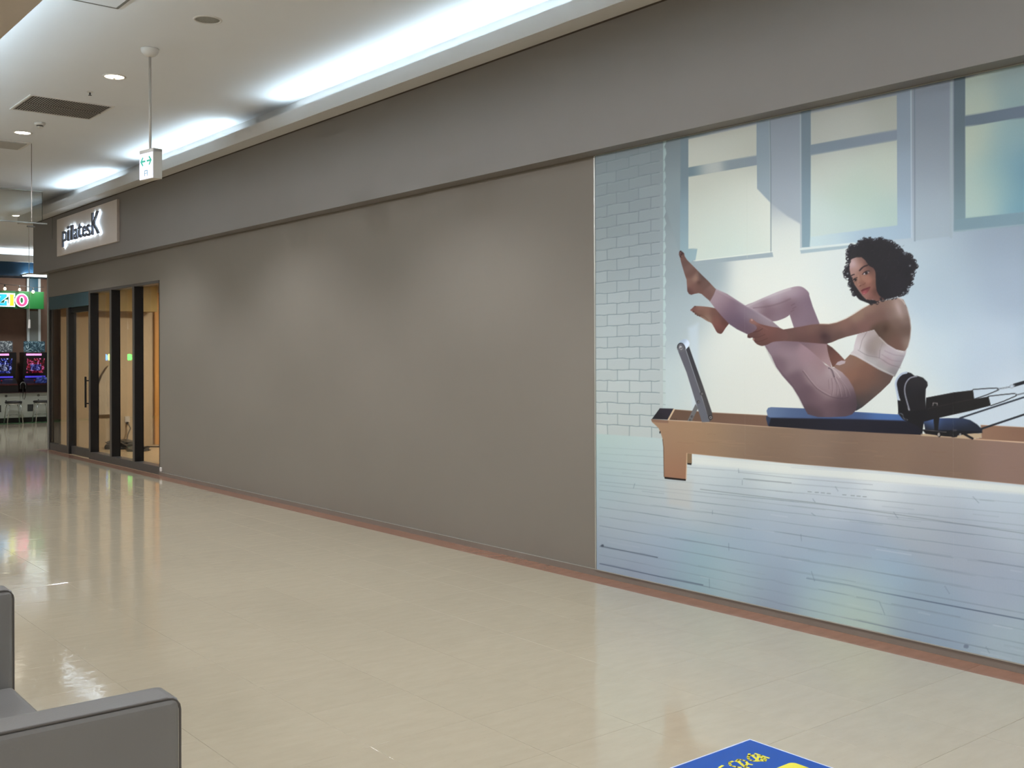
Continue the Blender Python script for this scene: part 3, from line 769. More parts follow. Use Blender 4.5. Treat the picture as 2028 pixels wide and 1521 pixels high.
# pier return, ragged light edge
rag = [(346, 0)]
for k in range(-2, NJ):
    y = jl(k, 346); rag += [(356 + rb.uniform(-2, 2), y + 2), (359 + rb.uniform(-2, 3), y + 26), (352 + rb.uniform(-2, 2), y + 50)]
poly('H', rag + [(346, 1448)], [(350, 200, (166, 186, 188)), (350, 700, (182, 202, 200)), (350, 1300, (186, 200, 198))], f=.8, sig=250)
for k in range(-2, NJ): line('H', [(346, jl(k, 346)), (356, jl(k, 346) + 1)], 3, (140, 158, 160), .7)
# --- floor of the pictured room
FL = [(100, 500, (177, 197, 192)), (220, 540, (187, 204, 202)), (90, 640, (166, 184, 190)), (500, 570, (218, 225, 221)), (800, 600, (211, 220, 219)), (1300, 640, (217, 224, 226)), (1750, 700, (193, 206, 215)), (540, 650, (187, 200, 206)), (350, 700, (185, 193, 196)), (250, 620, (175, 190, 193)),
      (600, 750, (171, 182, 189)), (1000, 720, (191, 201, 209)), (1400, 730, (189, 199, 208)), (200, 850, (171, 182, 189)), (800, 850, (173, 186, 197)), (1400, 850, (163, 172, 182)), (1750, 800, (175, 186, 198)), (300, 950, (162, 181, 199)), (700, 950, (154, 173, 194)), (1100, 950, (160, 173, 189)), (1600, 950, (162, 172, 185)),
      (450, 1050, (151, 178, 188)), (650, 1060, (169, 191, 194)), (780, 1090, (144, 157, 175)), (950, 1000, (155, 178, 198)), (1000, 1130, (169, 191, 193)), (1160, 1175, (182, 200, 188)), (1400, 1200, (151, 168, 182)), (1700, 1150, (160, 172, 188)), (1750, 1330, (167, 185, 195)), (1500, 1260, (150, 170, 188)), (100, 1000, (153, 168, 182)), (250, 1040, (146, 157, 174)), (900, 900, (166, 178, 191)), (1250, 1080, (153, 176, 197)), (2100, 900, (170, 184, 198)), (2100, 1300, (162, 180, 197))]
poly('B', [(40, 462), (325, 482), (420, 520), (2700, 700), (2700, 1800), (40, 1200)], FL, f=1.2, sig=125)
def fl_line(y0, x0, x1, al, w=2.2, col=(112, 124, 136)):
    s = .07 + (y0 - 560) * .00034
    n = max(2, int((x1 - x0) / 60)); pts = [(x0 + (x1 - x0) * i / n, y0 + s * (x0 + (x1 - x0) * i / n - 60) + rb.uniform(-1, 1)) for i in range(n + 1)]
    line('B', pts, w, col, al)
for y0, al in ((520, .12), (545, .14), (575, .16), (603, .2), (632, .22), (662, .25), (676, .2), (700, .3), (735, .28), (770, .34), (808, .24), (848, .42), (890, .28), (935, .42), (970, .26), (1005, .5), (1060, .34), (1125, .3), (1200, .3), (1290, .25)):
    fl_line(y0, 58, 2400, al * 1.25, 2.6)
    for q in range(5):
        a = rb.uniform(60, 1700); fl_line(y0 + rb.uniform(-1.5, 1.5), a, a + rb.uniform(80, 320), al * .8)
for k in range(70):     # short grain streaks
    y0 = rb.uniform(600, 1250); a = rb.uniform(60, 1800); v = rb.choice([(206, 214, 220), (134, 146, 158)])
    fl_line(y0, a, a + rb.uniform(40, 200), rb.uniform(.12, .3), rb.uniform(1.5, 6), v)
line('B', [(62, 932), (130, 946), (245, 968), (300, 980)], 3.4, (70, 84, 98), .85)
line('B', [(60, 1006), (110, 1016), (300, 1058), (490, 1096)], 3.4, (74, 88, 108), .8)
line('B', [(480, 695), (700, 722), (960, 752), (1300, 800), (1834, 880)], 3.2, (120, 128, 134), .6)
line('B', [(925, 1066), (1100, 1098), (1350, 1148), (1600, 1196), (1834, 1240)], 3.2, (74, 88, 108), .75)
line('B', [(660, 650), (760, 660), (860, 669)], 2.6, (104, 112, 120), .6)
line('B', [(640, 624), (860, 648), (1200, 676)], 2, (120, 128, 138), .5)
for a, b in (((598, 922), (599, 950)), ((517, 1070), (518, 1108)), ((944, 1038), (958, 1080)), ((1230, 1168), (1252, 1220)), ((655, 658), (655, 676)), ((639, 608), (640, 626)), ((1045, 685), (1056, 703)), ((1620, 726), (1645, 752)), ((1288, 790), (1306, 816)), ((1503, 1102), (1522, 1132)), ((1675, 1355), (1690, 1382)), ((945, 795), (960, 806)), ((900, 885), (903, 910)), ((530, 785), (530, 800)), ((205, 672), (200, 690)), ((950, 735), (960, 750))):
    line('B', [a, b], 2.4, (100, 114, 130), .5)
disc('B', 1592, 1353, 11, 9, (110, 122, 140), .7)
disc('B', 70, 931, 6, 5, (60, 70, 84), .8)
for x in (930, 960, 985, 1010, 1075, 1110, 1135, 1160): line('B', [(x, 705 + (x - 930) * .09), (x + 14, 706 + (x - 930) * .09)], 3, (96, 106, 114), .55)
# reflection of the bright wall under the bed
poly('B', [(440, 556), (1834, 682), (2700, 760), (2700, 800), (1834, 716), (860, 632), (445, 590)], (224, 228, 222), f=5, al=.75)
line('B', [(860, 604), (1300, 632), (1834, 680)], 2, (190, 200, 206), .8)
poly('B', [(335, 660), (445, 660), (440, 780), (345, 760)], (196, 190, 180), f=8, al=.35)
# --- reformer bed
TONE = 1.16
INNER = [(400, 850, (118, 96, 82)), (900, 880, (128, 104, 90)), (1200, 900, (132, 108, 94))]
poly('G', [(325, 790), (690, 820), (1225, 848), (1700, 878), (1700, 985), (1230, 957), (655, 915), (450, 900), (268, 892)], INNER, f=.8, sig=250)
line('G', [(325, 790), (690, 820), (1225, 848)], 5, (168, 140, 118), .7)
poly('G', [(313, 782), (327, 790), (270, 893), (250, 890)], (206, 186, 160), f=.7)
for x in (300, 320, 340): disc('G', x, 884, 6, 5, (90, 72, 60), .8)
poly('G', [(180, 778), (313, 782), (255, 889), (103, 883)], [(230, 800, (60, 56, 66)), (160, 870, (46, 43, 50))], f=.7, sig=60)
line('G', [(180, 777), (313, 781)], 3, (120, 116, 124), .7)
poly('G', [(445, 1212), (492, 1218), (491, 1312), (445, 1312)], (146, 124, 98), f=.7)
poly('G', [(446, 1310), (490, 1312), (486, 1330), (449, 1325)], (38, 30, 28), f=.7)
WOOD = [(140, 910, (169, 143, 121)), (200, 960, (165, 137, 113)), (330, 1010, (173, 148, 121)), (300, 1120, (163, 137, 115)), (330, 1250, (165, 133, 111)), (330, 1400, (163, 125, 103)), (500, 1050, (167, 141, 115)), (700, 1080, (161, 139, 117)), (1000, 1100, (153, 133, 115)), (1250, 1130, (151, 131, 113)), (1250, 1260, (139, 119, 105)), (1700, 1150, (149, 130, 115)), (2300, 1200, (145, 125, 110)), (3000, 1260, (145, 125, 111)), (3500, 1300, (149, 127, 117)), (3000, 1400, (137, 117, 105)), (2000, 1300, (137, 118, 105)), (4300, 1400, (147, 127, 115))]
poly('G', [(95, 885), (265, 895), (655, 915), (1230, 957), (2600, 1028), (3740, 1112), (5200, 1210), (5200, 1640), (3740, 1524), (2400, 1392), (1423, 1312), (445, 1215), (432, 1470), (222, 1447), (219, 1300), (216, 1160), (208, 1080), (190, 1020), (168, 972), (136, 940), (104, 912)], WOOD, f=.8, sig=230)
rw = random.Random(11)
for k in range(60):    # maple grain
    x = rw.uniform(280, 3700); f_ = (x - 280) / 3400; y = 930 + f_ * 170 + rw.uniform(0, 270 + f_ * 120)
    L_ = rw.uniform(60, 260); line('G', [(x, y), (x + L_ / 2, y + L_ * .03 + rw.uniform(-8, 8)), (x + L_, y + L_ * .06)], rw.uniform(3, 7), rw.choice([(136, 108, 90), (184, 154, 130)]), .16, f=1.4, sm=True)
poly('G', [(95, 885), (265, 895), (264, 922), (150, 916), (104, 908)], (142, 114, 98), f=.8, al=.85)
line('G', [(265, 895), (655, 916), (1230, 958), (2600, 1029), (3740, 1113), (5200, 1212)], 7, (206, 180, 154), .75)
line('G', [(445, 1216), (1423, 1313), (2400, 1392), (3740, 1524)], 5, (186, 156, 132), .5)
line('G', [(208, 1080), (217, 1160), (221, 1440)], 6, (96, 72, 58), .8)
line('G', [(443, 1216), (436, 1465)], 8, (208, 180, 150), .8)
poly('G', [(224, 1444), (434, 1467), (432, 1484), (228, 1463)], (36, 26, 26), f=.7)
disc('G', 182, 1012, 6, 12, (40, 34, 34))
# far rail to the right
poly('F', [(1300, 828), (1802, 855), (2900, 920), (2900, 1090), (1802, 1025), (1220, 990), (1310, 975)], [(1400, 900, (150, 122, 104)), (1750, 960, (144, 116, 100))], f=.8, sig=250)
line('F', [(1300, 829), (1802, 856), (2900, 921)], 8, (196, 170, 150), .7)
line('F', [(1210, 992), (1802, 1030), (2900, 1096)], 12, (204, 178, 154), .85)
# foot bar
poly('G', [(528, 735), (552, 778), (492, 902), (448, 902)], (122, 122, 124), f=.8)
poly('G', [(432, 200), (464, 178), (600, 560), (688, 820), (694, 880), (660, 910), (600, 700)], [(460, 260, (72, 72, 78)), (640, 760, (88, 86, 88))], f=.8, sig=200)
poly('G', [(358, 225), (428, 200), (520, 470), (612, 740), (662, 912), (590, 914), (520, 690), (440, 430)], [(400, 260, (108, 108, 116)), (500, 520, (112, 112, 120)), (620, 860, (116, 118, 126))], f=.8, sig=150)
line('G', [(430, 205), (520, 475), (612, 745), (660, 905)], 4, (140, 142, 150), .7)
disc('G', 386, 192, 38, 46, (112, 112, 118), rot=-.3)
poly('G', [(366, 138), (390, 116), (425, 106), (450, 114), (468, 142), (465, 165), (432, 207), (424, 180), (405, 152), (385, 142)], [(400, 125, (176, 190, 206)), (450, 160, (216, 226, 238))], f=.8, sm=True, sig=30)
line('G', [(352, 190), (358, 162), (376, 146), (398, 148), (418, 170), (428, 200)], 7, (34, 32, 38), .9, sm=True)
disc('G', 382, 185, 13, 15, (186, 184, 186)); disc('G', 388, 200, 12, 12, (156, 154, 156)); disc('G', 386, 194, 6, 6, (60, 58, 60))
for x, y, r in ((588, 636, 17), (555, 716, 14), (672, 866, 22), (493, 860, 11), (476, 893, 10)):
    disc('G', x, y, r, r, (58, 56, 58)); disc('G', x + 2, y + 1, r * .62, r * .62, (152, 150, 150)); disc('G', x + 2, y + 1, r * .3, r * .3, (64, 62, 62))
# carriage
poly('C', [(793, 1375), (805, 1352), (830, 1346), (1095, 1356), (1521, 1385), (2100, 1420), (2160, 1480), (830, 1450), (802, 1420)], [(830, 1370, (122, 140, 168)), (1000, 1400, (92, 110, 144)), (1400, 1420, (84, 104, 142)), (1800, 1430, (92, 124, 172)), (2050, 1450, (78, 104, 150))], f=.9, sig=150)
poly('B', [(775, 395), (1100, 400), (1345, 408), (1395, 425), (1406, 450), (1404, 468), (1000, 448), (766, 432), (760, 415)], [(800, 415, (40, 39, 50)), (1100, 425, (46, 46, 60)), (1350, 445, (38, 38, 52))], f=.8, sig=150)
line('B', [(775, 396), (1100, 401), (1345, 409)], 4, (78, 94, 130), .6, f=1.2)
poly('B', [(756, 388), (775, 396), (766, 430), (762, 428), (755, 400)], (60, 72, 96), f=1)
poly('F', [(610, 930), (1310, 925), (1308, 975), (1200, 990), (612, 955)], (190, 172, 148), f=.8)
poly('F', [(640, 800), (720, 765), (830, 750), (1090, 748), (1180, 772), (1260, 822), (1318, 880), (1318, 922), (1170, 928), (1050, 945), (660, 905)], [(750, 775, (100, 128, 178)), (900, 770, (70, 88, 124)), (1100, 780, (66, 78, 104)), (1250, 850, (46, 52, 66)), (900, 860, (48, 54, 70)), (1100, 900, (38, 42, 52)), (700, 880, (40, 42, 50))], f=.9, sig=90)
poly('F', [(640, 880), (1310, 905), (1318, 922), (1170, 928), (1050, 950), (900, 940), (660, 910)], (30, 30, 36), f=1, al=.7)
# ropes and straps
line('F', [(1062, 748), (1400, 637), (1802, 507), (2600, 250)], 19, (58, 62, 70), 1)
line('F', [(1060, 740), (1400, 630), (1802, 500)], 5, (110, 120, 136), .6)
line('F', [(1312, 872), (1802, 708), (2600, 440)], 22, (48, 50, 58), 1)
line('F', [(1690, 368), (1802, 335), (2600, 90)], 38, (46, 48, 54), 1)
line('F', [(1505, 410), (1560, 402), (1640, 388), (1690, 372)], 16, (118, 124, 132), .9)
for i in range(7): disc('F', 1520 + i * 24, 408 - i * 4, 9, 5, (190, 196, 204), .8)
disc('F', 1660, 382, 30, 24, (170, 176, 184), .9, -.3); disc('F', 1660, 382, 18, 13, (190, 202, 214), 1, -.3)
line('F', [(1710, 482), (1802, 460), (2300, 330)], 16, (120, 126, 134), .9)
line('F', [(1212, 418), (1350, 407), (1488, 400), (1504, 424), (1370, 480), (1228, 528)], 11, (56, 56, 60), 1)
line('F', [(1390, 496), (1560, 476), (1700, 463), (1713, 490), (1560, 556), (1420, 604)], 11, (52, 52, 56), 1)
# shoulder rests and strap block
poly('F', [(322, 410), (312, 350), (330, 285), (380, 232), (440, 215), (492, 226), (538, 262), (470, 320), (440, 420), (460, 600), (455, 730), (350, 695), (338, 540), (372, 548), (345, 480)], [(420, 300, (42, 38, 46)), (390, 600, (38, 36, 42))], f=.9, sig=100)
line('F', [(352, 560), (336, 470), (322, 400), (316, 345), (338, 285), (385, 238), (440, 222)], 24, (184, 196, 212), .95, sm=True)
poly('F', [(338, 540), (380, 552), (452, 640), (470, 662), (660, 640), (668, 512), (980, 452), (1212, 424), (1226, 530), (1392, 498), (1418, 604), (1170, 668), (1000, 705), (822, 746), (800, 950), (770, 945), (752, 762), (642, 792), (622, 945), (585, 850), (480, 800), (400, 765), (345, 700)], [(500, 720, (36, 35, 40)), (900, 560, (40, 38, 40)), (1200, 560, (44, 42, 42))], f=.9, sig=150)
poly('F', [(412, 400), (430, 330), (480, 276), (560, 257), (632, 280), (682, 330), (687, 372), (664, 412), (660, 500), (664, 650), (474, 664), (442, 560), (416, 470)], [(560, 320, (54, 52, 56)), (520, 450, (44, 42, 48)), (620, 550, (42, 40, 44)), (500, 600, (40, 38, 44))], f=.9, sig=90)
line('F', [(474, 655), (446, 560), (424, 470), (420, 400), (438, 336), (484, 284), (560, 264)], 15, (158, 160, 170), .9, sm=True)
line('F', [(690, 510), (980, 458), (1210, 430)], 5, (96, 92, 92), .6)
line('F', [(690, 640), (1000, 570), (1200, 530)], 6, (72, 66, 64), .6)
line('F', [(745, 605), (750, 572), (796, 575), (798, 600)], 7, (176, 172, 170), .9)
line('F', [(345, 695), (390, 705), (410, 750), (450, 770)], 14, (120, 124, 130), .8, sm=True)
line('F', [(350, 692), (395, 720), (440, 770)], 8, (30, 30, 34), .8)
poly('F', [(620, 880), (800, 900), (980, 890), (1050, 930), (1020, 970), (880, 960), (660, 930)], (32, 31, 35), f=1.2)
disc('F', 985, 930, 50, 42, (40, 38, 42)); disc('F', 1000, 890, 24, 12, (96, 92, 96), .7)
line('F', [(780, 900), (820, 955)], 30, (28, 28, 32)); disc('F', 815, 940, 14, 22, (196, 190, 182), .8)
line('F', [(1100, 930), (1205, 985)], 26, (34, 33, 36)); disc('F', 1062, 940, 12, 16, (170, 168, 164), .8)
line('F', [(650, 885), (900, 912)], 6, (150, 146, 144), .7)
# --- person: far foot, far leg
TONE = 1.24
SK = (136, 104, 92)
poly('J', [(258, 928), (272, 912), (298, 888), (318, 872), (400, 874), (500, 884), (600, 903), (640, 925), (725, 1000), (795, 1098), (788, 1112), (742, 1170), (692, 1243), (660, 1251), (620, 1230), (580, 1160), (545, 1106), (490, 1080), (430, 1042), (372, 1008), (332, 985), (300, 958)], [(290, 920, (128, 92, 86)), (380, 890, (150, 120, 110)), (400, 980, (132, 104, 92)), (480, 940, (146, 116, 104)), (480, 1050, (150, 126, 112)), (580, 960, (126, 96, 88)), (620, 1060, (134, 98, 90)), (650, 1180, (136, 96, 90)), (740, 1090, (112, 78, 72)), (660, 1240, (104, 74, 70)), (700, 1000, (112, 82, 78))], f=.8, sm=True, sig=60)
for a in ((330, 982), (355, 998), (382, 1008), (300, 952)): disc('J', a[0], a[1], 14, 9, (92, 64, 58), .8, .5)
line('J', [(300, 940), (360, 980), (440, 1010), (500, 1060)], 6, (96, 70, 62), .5, sm=True)
disc('J', 272, 930, 14, 12, (150, 116, 112), .7); disc('J', 322, 878, 14, 6, (74, 54, 54), .7)
TONE = 1.36
LEGF = [(700, 540, (178, 166, 172)), (850, 470, (186, 176, 182)), (1000, 410, (184, 172, 178)), (1070, 420, (160, 144, 154)), (800, 580, (140, 120, 128)), (920, 560, (150, 132, 140)), (900, 640, (150, 134, 142)), (1000, 560, (136, 116, 124)), (1060, 560, (152, 136, 146)), (1120, 500, (140, 124, 136)), (1050, 680, (150, 134, 144)), (1150, 640, (146, 130, 140)), (1100, 800, (142, 124, 132)), (1220, 900, (166, 144, 146)), (1180, 880, (150, 130, 134)), (1290, 1000, (176, 156, 158))]
poly('C', [(975, 612), (1010, 480), (1090, 405), (1130, 455), (1160, 550), (1190, 625), (1216, 690), (1250, 800), (1277, 850), (1292, 960), (1312, 1040), (1200, 960), (1050, 850), (1008, 712)], LEGF, f=.8, sig=70)
poly('C', [(620, 548), (700, 510), (800, 466), (900, 425), (1000, 394), (1060, 389), (1104, 412), (1132, 455), (1100, 520), (1010, 560), (975, 614), (925, 645), (850, 666), (790, 650), (700, 590)], LEGF, f=.8, sm=True, sig=70)
line('C', [(690, 560), (800, 548), (900, 522), (980, 488)], 9, (126, 106, 114), .45, f=1.4, sm=True)
line('C', [(640, 548), (740, 500), (860, 450), (980, 408)], 16, (204, 198, 202), .45, f=2.2, sm=True)
for a in ((990, 540), (1000, 565), (985, 590)): line('C', [(a[0], a[1]), (a[0] + 26, a[1] - 14)], 5, (118, 98, 106), .5)
TONE = 1.24
# far arm behind
poly('D', [(294, 878), (335, 905), (385, 952), (432, 1002), (402, 1016), (366, 1052), (336, 1052), (318, 1000), (302, 935)], [(310, 900, (104, 78, 74)), (360, 980, (122, 90, 82)), (410, 1005, (140, 106, 96))], f=.8, sig=60)
# midriff
poly('D', [(420, 1008), (470, 958), (530, 975), (610, 1020), (700, 1078), (797, 1122), (770, 1172), (700, 1240), (620, 1308), (560, 1357), (518, 1382), (440, 1390), (420, 1250), (400, 1160), (370, 1090), (350, 1050), (362, 1032), (385, 1010)], [(430, 1020, (151, 126, 116)), (500, 1010, (147, 120, 106)), (480, 1090, (147, 116, 102)), (580, 1100, (139, 110, 98)), (560, 1200, (129, 104, 94)), (560, 1300, (107, 90, 86)), (660, 1150, (129, 104, 94)), (740, 1140, (113, 96, 90)), (680, 1230, (113, 98, 94)), (600, 1310, (101, 90, 88)), (530, 1360, (71, 74, 80))], f=.8, sig=55)
poly('D', [(362, 1034), (375, 1016), (405, 1004), (436, 1008), (430, 1026), (390, 1040)], (186, 174, 178), f=.9)
# near leg
TONE = 1.36
LEGN = [(420, 470, (172, 156, 162)), (470, 520, (154, 136, 146)), (520, 570, (138, 120, 132)), (560, 640, (126, 110, 124)), (600, 560, (154, 140, 150)), (680, 620, (152, 140, 150)), (760, 650, (170, 160, 166)), (640, 720, (126, 108, 120)), (720, 700, (136, 118, 126)), (860, 720, (160, 148, 154)), (850, 870, (156, 140, 148)), (950, 900, (170, 154, 160)), (900, 1000, (140, 122, 130)), (1000, 1000, (160, 144, 150)), (960, 850, (140, 122, 130)), (1100, 940, (170, 150, 156)), (1040, 1130, (134, 116, 124)), (1150, 1080, (168, 152, 156)), (1220, 1010, (168, 148, 152)), (1250, 1150, (170, 154, 158)), (1100, 1250, (128, 110, 118)), (1200, 1280, (136, 117, 124)), (1300, 1340, (128, 110, 117)), (1400, 1350, (114, 98, 106)), (1150, 1390, (112, 96, 103)), (1350, 1150, (168, 152, 156)), (1430, 1180, (158, 142, 147)), (1480, 1300, (102, 88, 96)), (1330, 1060, (184, 172, 175)), (1440, 1260, (128, 112, 119)), (1270, 1230, (164, 148, 152))]
poly('C', [(388, 408), (480, 448), (560, 500), (635, 548), (750, 608), (830, 658), (905, 722), (1000, 800), (1060, 838), (1120, 880), (1200, 948), (1262, 1012), (1300, 1030), (1335, 1034), (1392, 1070), (1440, 1120), (1482, 1192), (1502, 1255), (1512, 1335), (1500, 1372), (1470, 1404), (1420, 1420), (1300, 1426), (1200, 1425), (1120, 1402), (1090, 1350), (1050, 1270), (1000, 1190), (920, 1100), (870, 1030), (830, 940), (780, 862), (700, 790), (640, 768), (560, 730), (500, 690), (440, 627), (380, 557), (342, 506)], LEGN, f=.85, sig=62)
line('C', [(388, 410), (372, 455), (343, 505)], 6, (116, 92, 96), .6)
line('C', [(400, 418), (560, 505), (750, 614), (830, 664)], 10, (196, 186, 190), .35, f=2, sm=True)
line('C', [(790, 870), (870, 1025), (1000, 1180), (1090, 1345)], 9, (108, 92, 102), .35, f=2.2, sm=True)
line('C', [(1080, 1060), (1140, 1140), (1200, 1205), (1300, 1262), (1392, 1278), (1440, 1268)], 5, (108, 90, 98), .6, sm=True)
line('C', [(1085, 1052), (1145, 1132), (1205, 1197), (1300, 1254)], 5, (196, 182, 184), .4, sm=True)
for pts_, w_, a_ in (([(1300, 1040), (1322, 1100), (1360, 1170), (1382, 1260)], 5, .5), ([(1330, 1100), (1352, 1180), (1348, 1250)], 5, .4), ([(1310, 1120), (1318, 1190), (1310, 1250)], 5, .4), ([(1350, 1110), (1400, 1180), (1420, 1260)], 5, .4), ([(1370, 1120), (1430, 1200), (1450, 1255)], 4, .35), ([(1285, 1130), (1290, 1200)], 5, .3)):
    line('C', pts_, w_, (112, 94, 102), a_, f=1.0, sm=True)
    line('C', [(x + 7, y) for x, y in pts_], w_, (200, 188, 190), a_ * .6, f=1.2, sm=True)
line('C', [(1285, 1036), (1310, 1050), (1330, 1105)], 8, (80, 66, 76), .6, sm=True); line('C', [(1300, 1034), (1340, 1062), (1376, 1110)], 7, (210, 200, 202), .6, sm=True)
# near foot
TONE = 1.24
poly('J', [(100, 165), (104, 132), (122, 112), (150, 128), (172, 150), (180, 190), (212, 240), (262, 290), (332, 360), (420, 450), (505, 532), (606, 640), (590, 680), (524, 803), (460, 750), (410, 706), (370, 695), (312, 706), (270, 719), (240, 708), (216, 670), (210, 580), (205, 510), (180, 440), (150, 340), (130, 270), (118, 215)], [(130, 140, (96, 72, 70)), (150, 200, (128, 100, 92)), (180, 300, (120, 96, 90)), (220, 350, (132, 108, 100)), (260, 420, (124, 98, 90)), (240, 560, (140, 112, 102)), (240, 680, (112, 82, 78)), (300, 620, (134, 104, 96)), (340, 500, (150, 124, 112)), (390, 540, (116, 88, 82)), (360, 640, (126, 98, 90)), (450, 560, (122, 98, 92)), (420, 480, (104, 88, 84)), (520, 700, (130, 104, 98)), (560, 660, (136, 112, 106))], f=.8, sig=48)
for x, y in ((124, 122), (150, 150), (132, 168), (126, 195)): disc('J', x, y, 15, 10, (66, 48, 50), .7, .6)
for x, y in ((112, 160), (140, 190), (118, 140)): disc('J', x, y, 9, 6, (156, 128, 124), .6)
glow('J', 372, 548, 30, 22, (92, 66, 62), .5); glow('J', 330, 500, 30, 40, (168, 142, 130), .4)
# near arm and back
SKIN = [(20, 800, (122, 96, 91)), (100, 780, (128, 100, 95)), (100, 840, (114, 88, 85)), (200, 760, (130, 104, 97)), (220, 830, (118, 90, 87)), (275, 815, (94, 74, 75)), (300, 760, (124, 100, 93)), (360, 750, (136, 110, 101)), (380, 820, (114, 92, 87)), (440, 730, (142, 114, 105)), (480, 780, (124, 100, 95)), (520, 670, (152, 130, 117)), (560, 740, (134, 106, 101)), (620, 610, (150, 126, 115)), (640, 680, (132, 106, 99)), (700, 590, (140, 116, 107)), (700, 660, (130, 106, 99)), (760, 570, (142, 120, 111)), (780, 640, (138, 118, 111)), (820, 580, (166, 148, 141)), (840, 650, (160, 144, 139)), (880, 620, (152, 138, 133)), (890, 700, (136, 118, 111)), (820, 720, (128, 108, 99)), (720, 760, (110, 90, 79)), (760, 800, (116, 96, 85)), (860, 800, (122, 102, 93)), (830, 880, (128, 102, 93)), (900, 780, (118, 100, 93)), (800, 860, (122, 98, 89)), (690, 790, (98, 80, 71)), (900, 860, (152, 136, 129))]
poly('D', [(-160, 790), (-80, 778), (0, 765), (100, 748), (180, 733), (240, 728), (310, 730), (370, 718), (440, 690), (500, 655), (560, 616), (620, 582), (680, 560), (740, 551), (800, 540), (832, 530), (872, 545), (900, 605), (922, 690), (929, 760), (922, 840), (906, 900), (884, 936), (820, 922), (750, 882), (690, 826), (652, 772), (600, 786), (520, 806), (440, 826), (380, 846), (335, 866), (290, 879), (240, 876), (150, 868), (60, 861), (0, 858), (-100, 850)], SKIN, f=.85, sig=46)
line('D', [(652, 771), (690, 825), (748, 880), (815, 920)], 6, (96, 72, 64), .6, f=1.2)
glow('D', 735, 765, 26, 30, (88, 66, 56), .55, .3)
glow('D', 835, 615, 20, 62, (190, 172, 168), .6, -.35)
glow('D', 275, 822, 26, 22, (82, 58, 60), .5)
line('D', [(240, 729), (330, 727), (440, 688), (560, 614), (640, 572)], 8, (178, 150, 134), .4, f=1.8, sm=True)
line('D', [(835, 534), (862, 550), (884, 580)], 7, (198, 188, 182), .8, sm=True)
line('D', [(900, 610), (921, 700), (927, 770), (919, 850), (905, 905)], 7, (196, 190, 188), .55, f=1.2, sm=True)
# hand
HANDC = [(690, 665, (150, 117, 111)), (760, 720, (134, 99, 93)), (830, 740, (136, 101, 95)), (700, 770, (110, 81, 79)), (760, 800, (128, 93, 87)), (850, 790, (122, 91, 87)), (760, 850, (110, 83, 79)), (900, 770, (126, 97, 93))]
poly('C', [(656, 668), (664, 647), (682, 648), (722, 678), (770, 694), (832, 708), (908, 722), (960, 760), (950, 815), (850, 828), (800, 850), (762, 861), (735, 856), (710, 842), (690, 818), (682, 796), (656, 799), (641, 782), (650, 766), (692, 748), (716, 720), (700, 694), (672, 684)], HANDC, f=.8, sm=True, sig=46)
disc('C', 676, 655, 10, 8, (190, 158, 152), .8, .6); disc('C', 652, 790, 12, 8, (88, 60, 58), .7); disc('C', 690, 808, 9, 9, (178, 148, 140), .7)
line('C', [(690, 750), (725, 745), (760, 725)], 6, (88, 58, 56), .6, sm=True); line('C', [(690, 790), (730, 790), (780, 770)], 5, (92, 62, 60), .5, sm=True); line('C', [(705, 825), (750, 822), (800, 800)], 5, (92, 62, 60), .5, sm=True)
line('C', [(690, 665), (740, 700), (800, 730)], 6, (160, 120, 110), .4, f=1.5)
# top
BRA = [(560, 850, (196, 188, 190)), (520, 900, (204, 198, 200)), (600, 800, (178, 168, 168)), (620, 880, (160, 150, 148)), (680, 880, (164, 154, 150)), (640, 940, (156, 146, 144)), (720, 940, (186, 178, 182)), (800, 960, (184, 176, 182)), (850, 980, (180, 174, 178)), (760, 1010, (176, 162, 166)), (860, 940, (196, 190, 192)), (540, 960, (196, 190, 192)), (620, 1000, (180, 176, 178)), (720, 1060, (172, 168, 168)), (790, 1095, (150, 146, 148)), (840, 1020, (164, 158, 162)), (870, 1000, (150, 146, 152))]
poly('D', [(650, 774), (690, 826), (750, 882), (820, 924), (870, 938), (896, 924), (886, 962), (852, 1040), (806, 1126), (760, 1106), (680, 1070), (600, 1022), (530, 982), (470, 952), (496, 926), (500, 892), (514, 842), (526, 806), (600, 786)], BRA, f=.85, sig=42)
line('D', [(596, 790), (560, 850), (542, 920)], 4, (138, 128, 128), .6); line('D', [(694, 925), (690, 985)], 4, (132, 124, 126), .7); line('D', [(716, 868), (696, 925)], 3, (144, 136, 138), .5)
line('D', [(530, 925), (600, 965), (690, 985), (760, 1030), (850, 1060)], 5, (140, 132, 134), .6, sm=True)
line('D', [(474, 948), (520, 966), (600, 1012), (700, 1068), (800, 1116)], 6, (210, 206, 206), .6, f=1.2, sm=True)
for p_ in ([(710, 960), (780, 1000), (850, 1010)], [(720, 1000), (790, 1040), (850, 1045)], [(730, 930), (800, 960), (870, 970)]): line('D', p_, 4, (146, 132, 138), .5, f=1.2, sm=True)
line('D', [(692, 828), (750, 884), (818, 926), (868, 940)], 7, (206, 200, 200), .6, f=1.2, sm=True)
TONE = 1.15
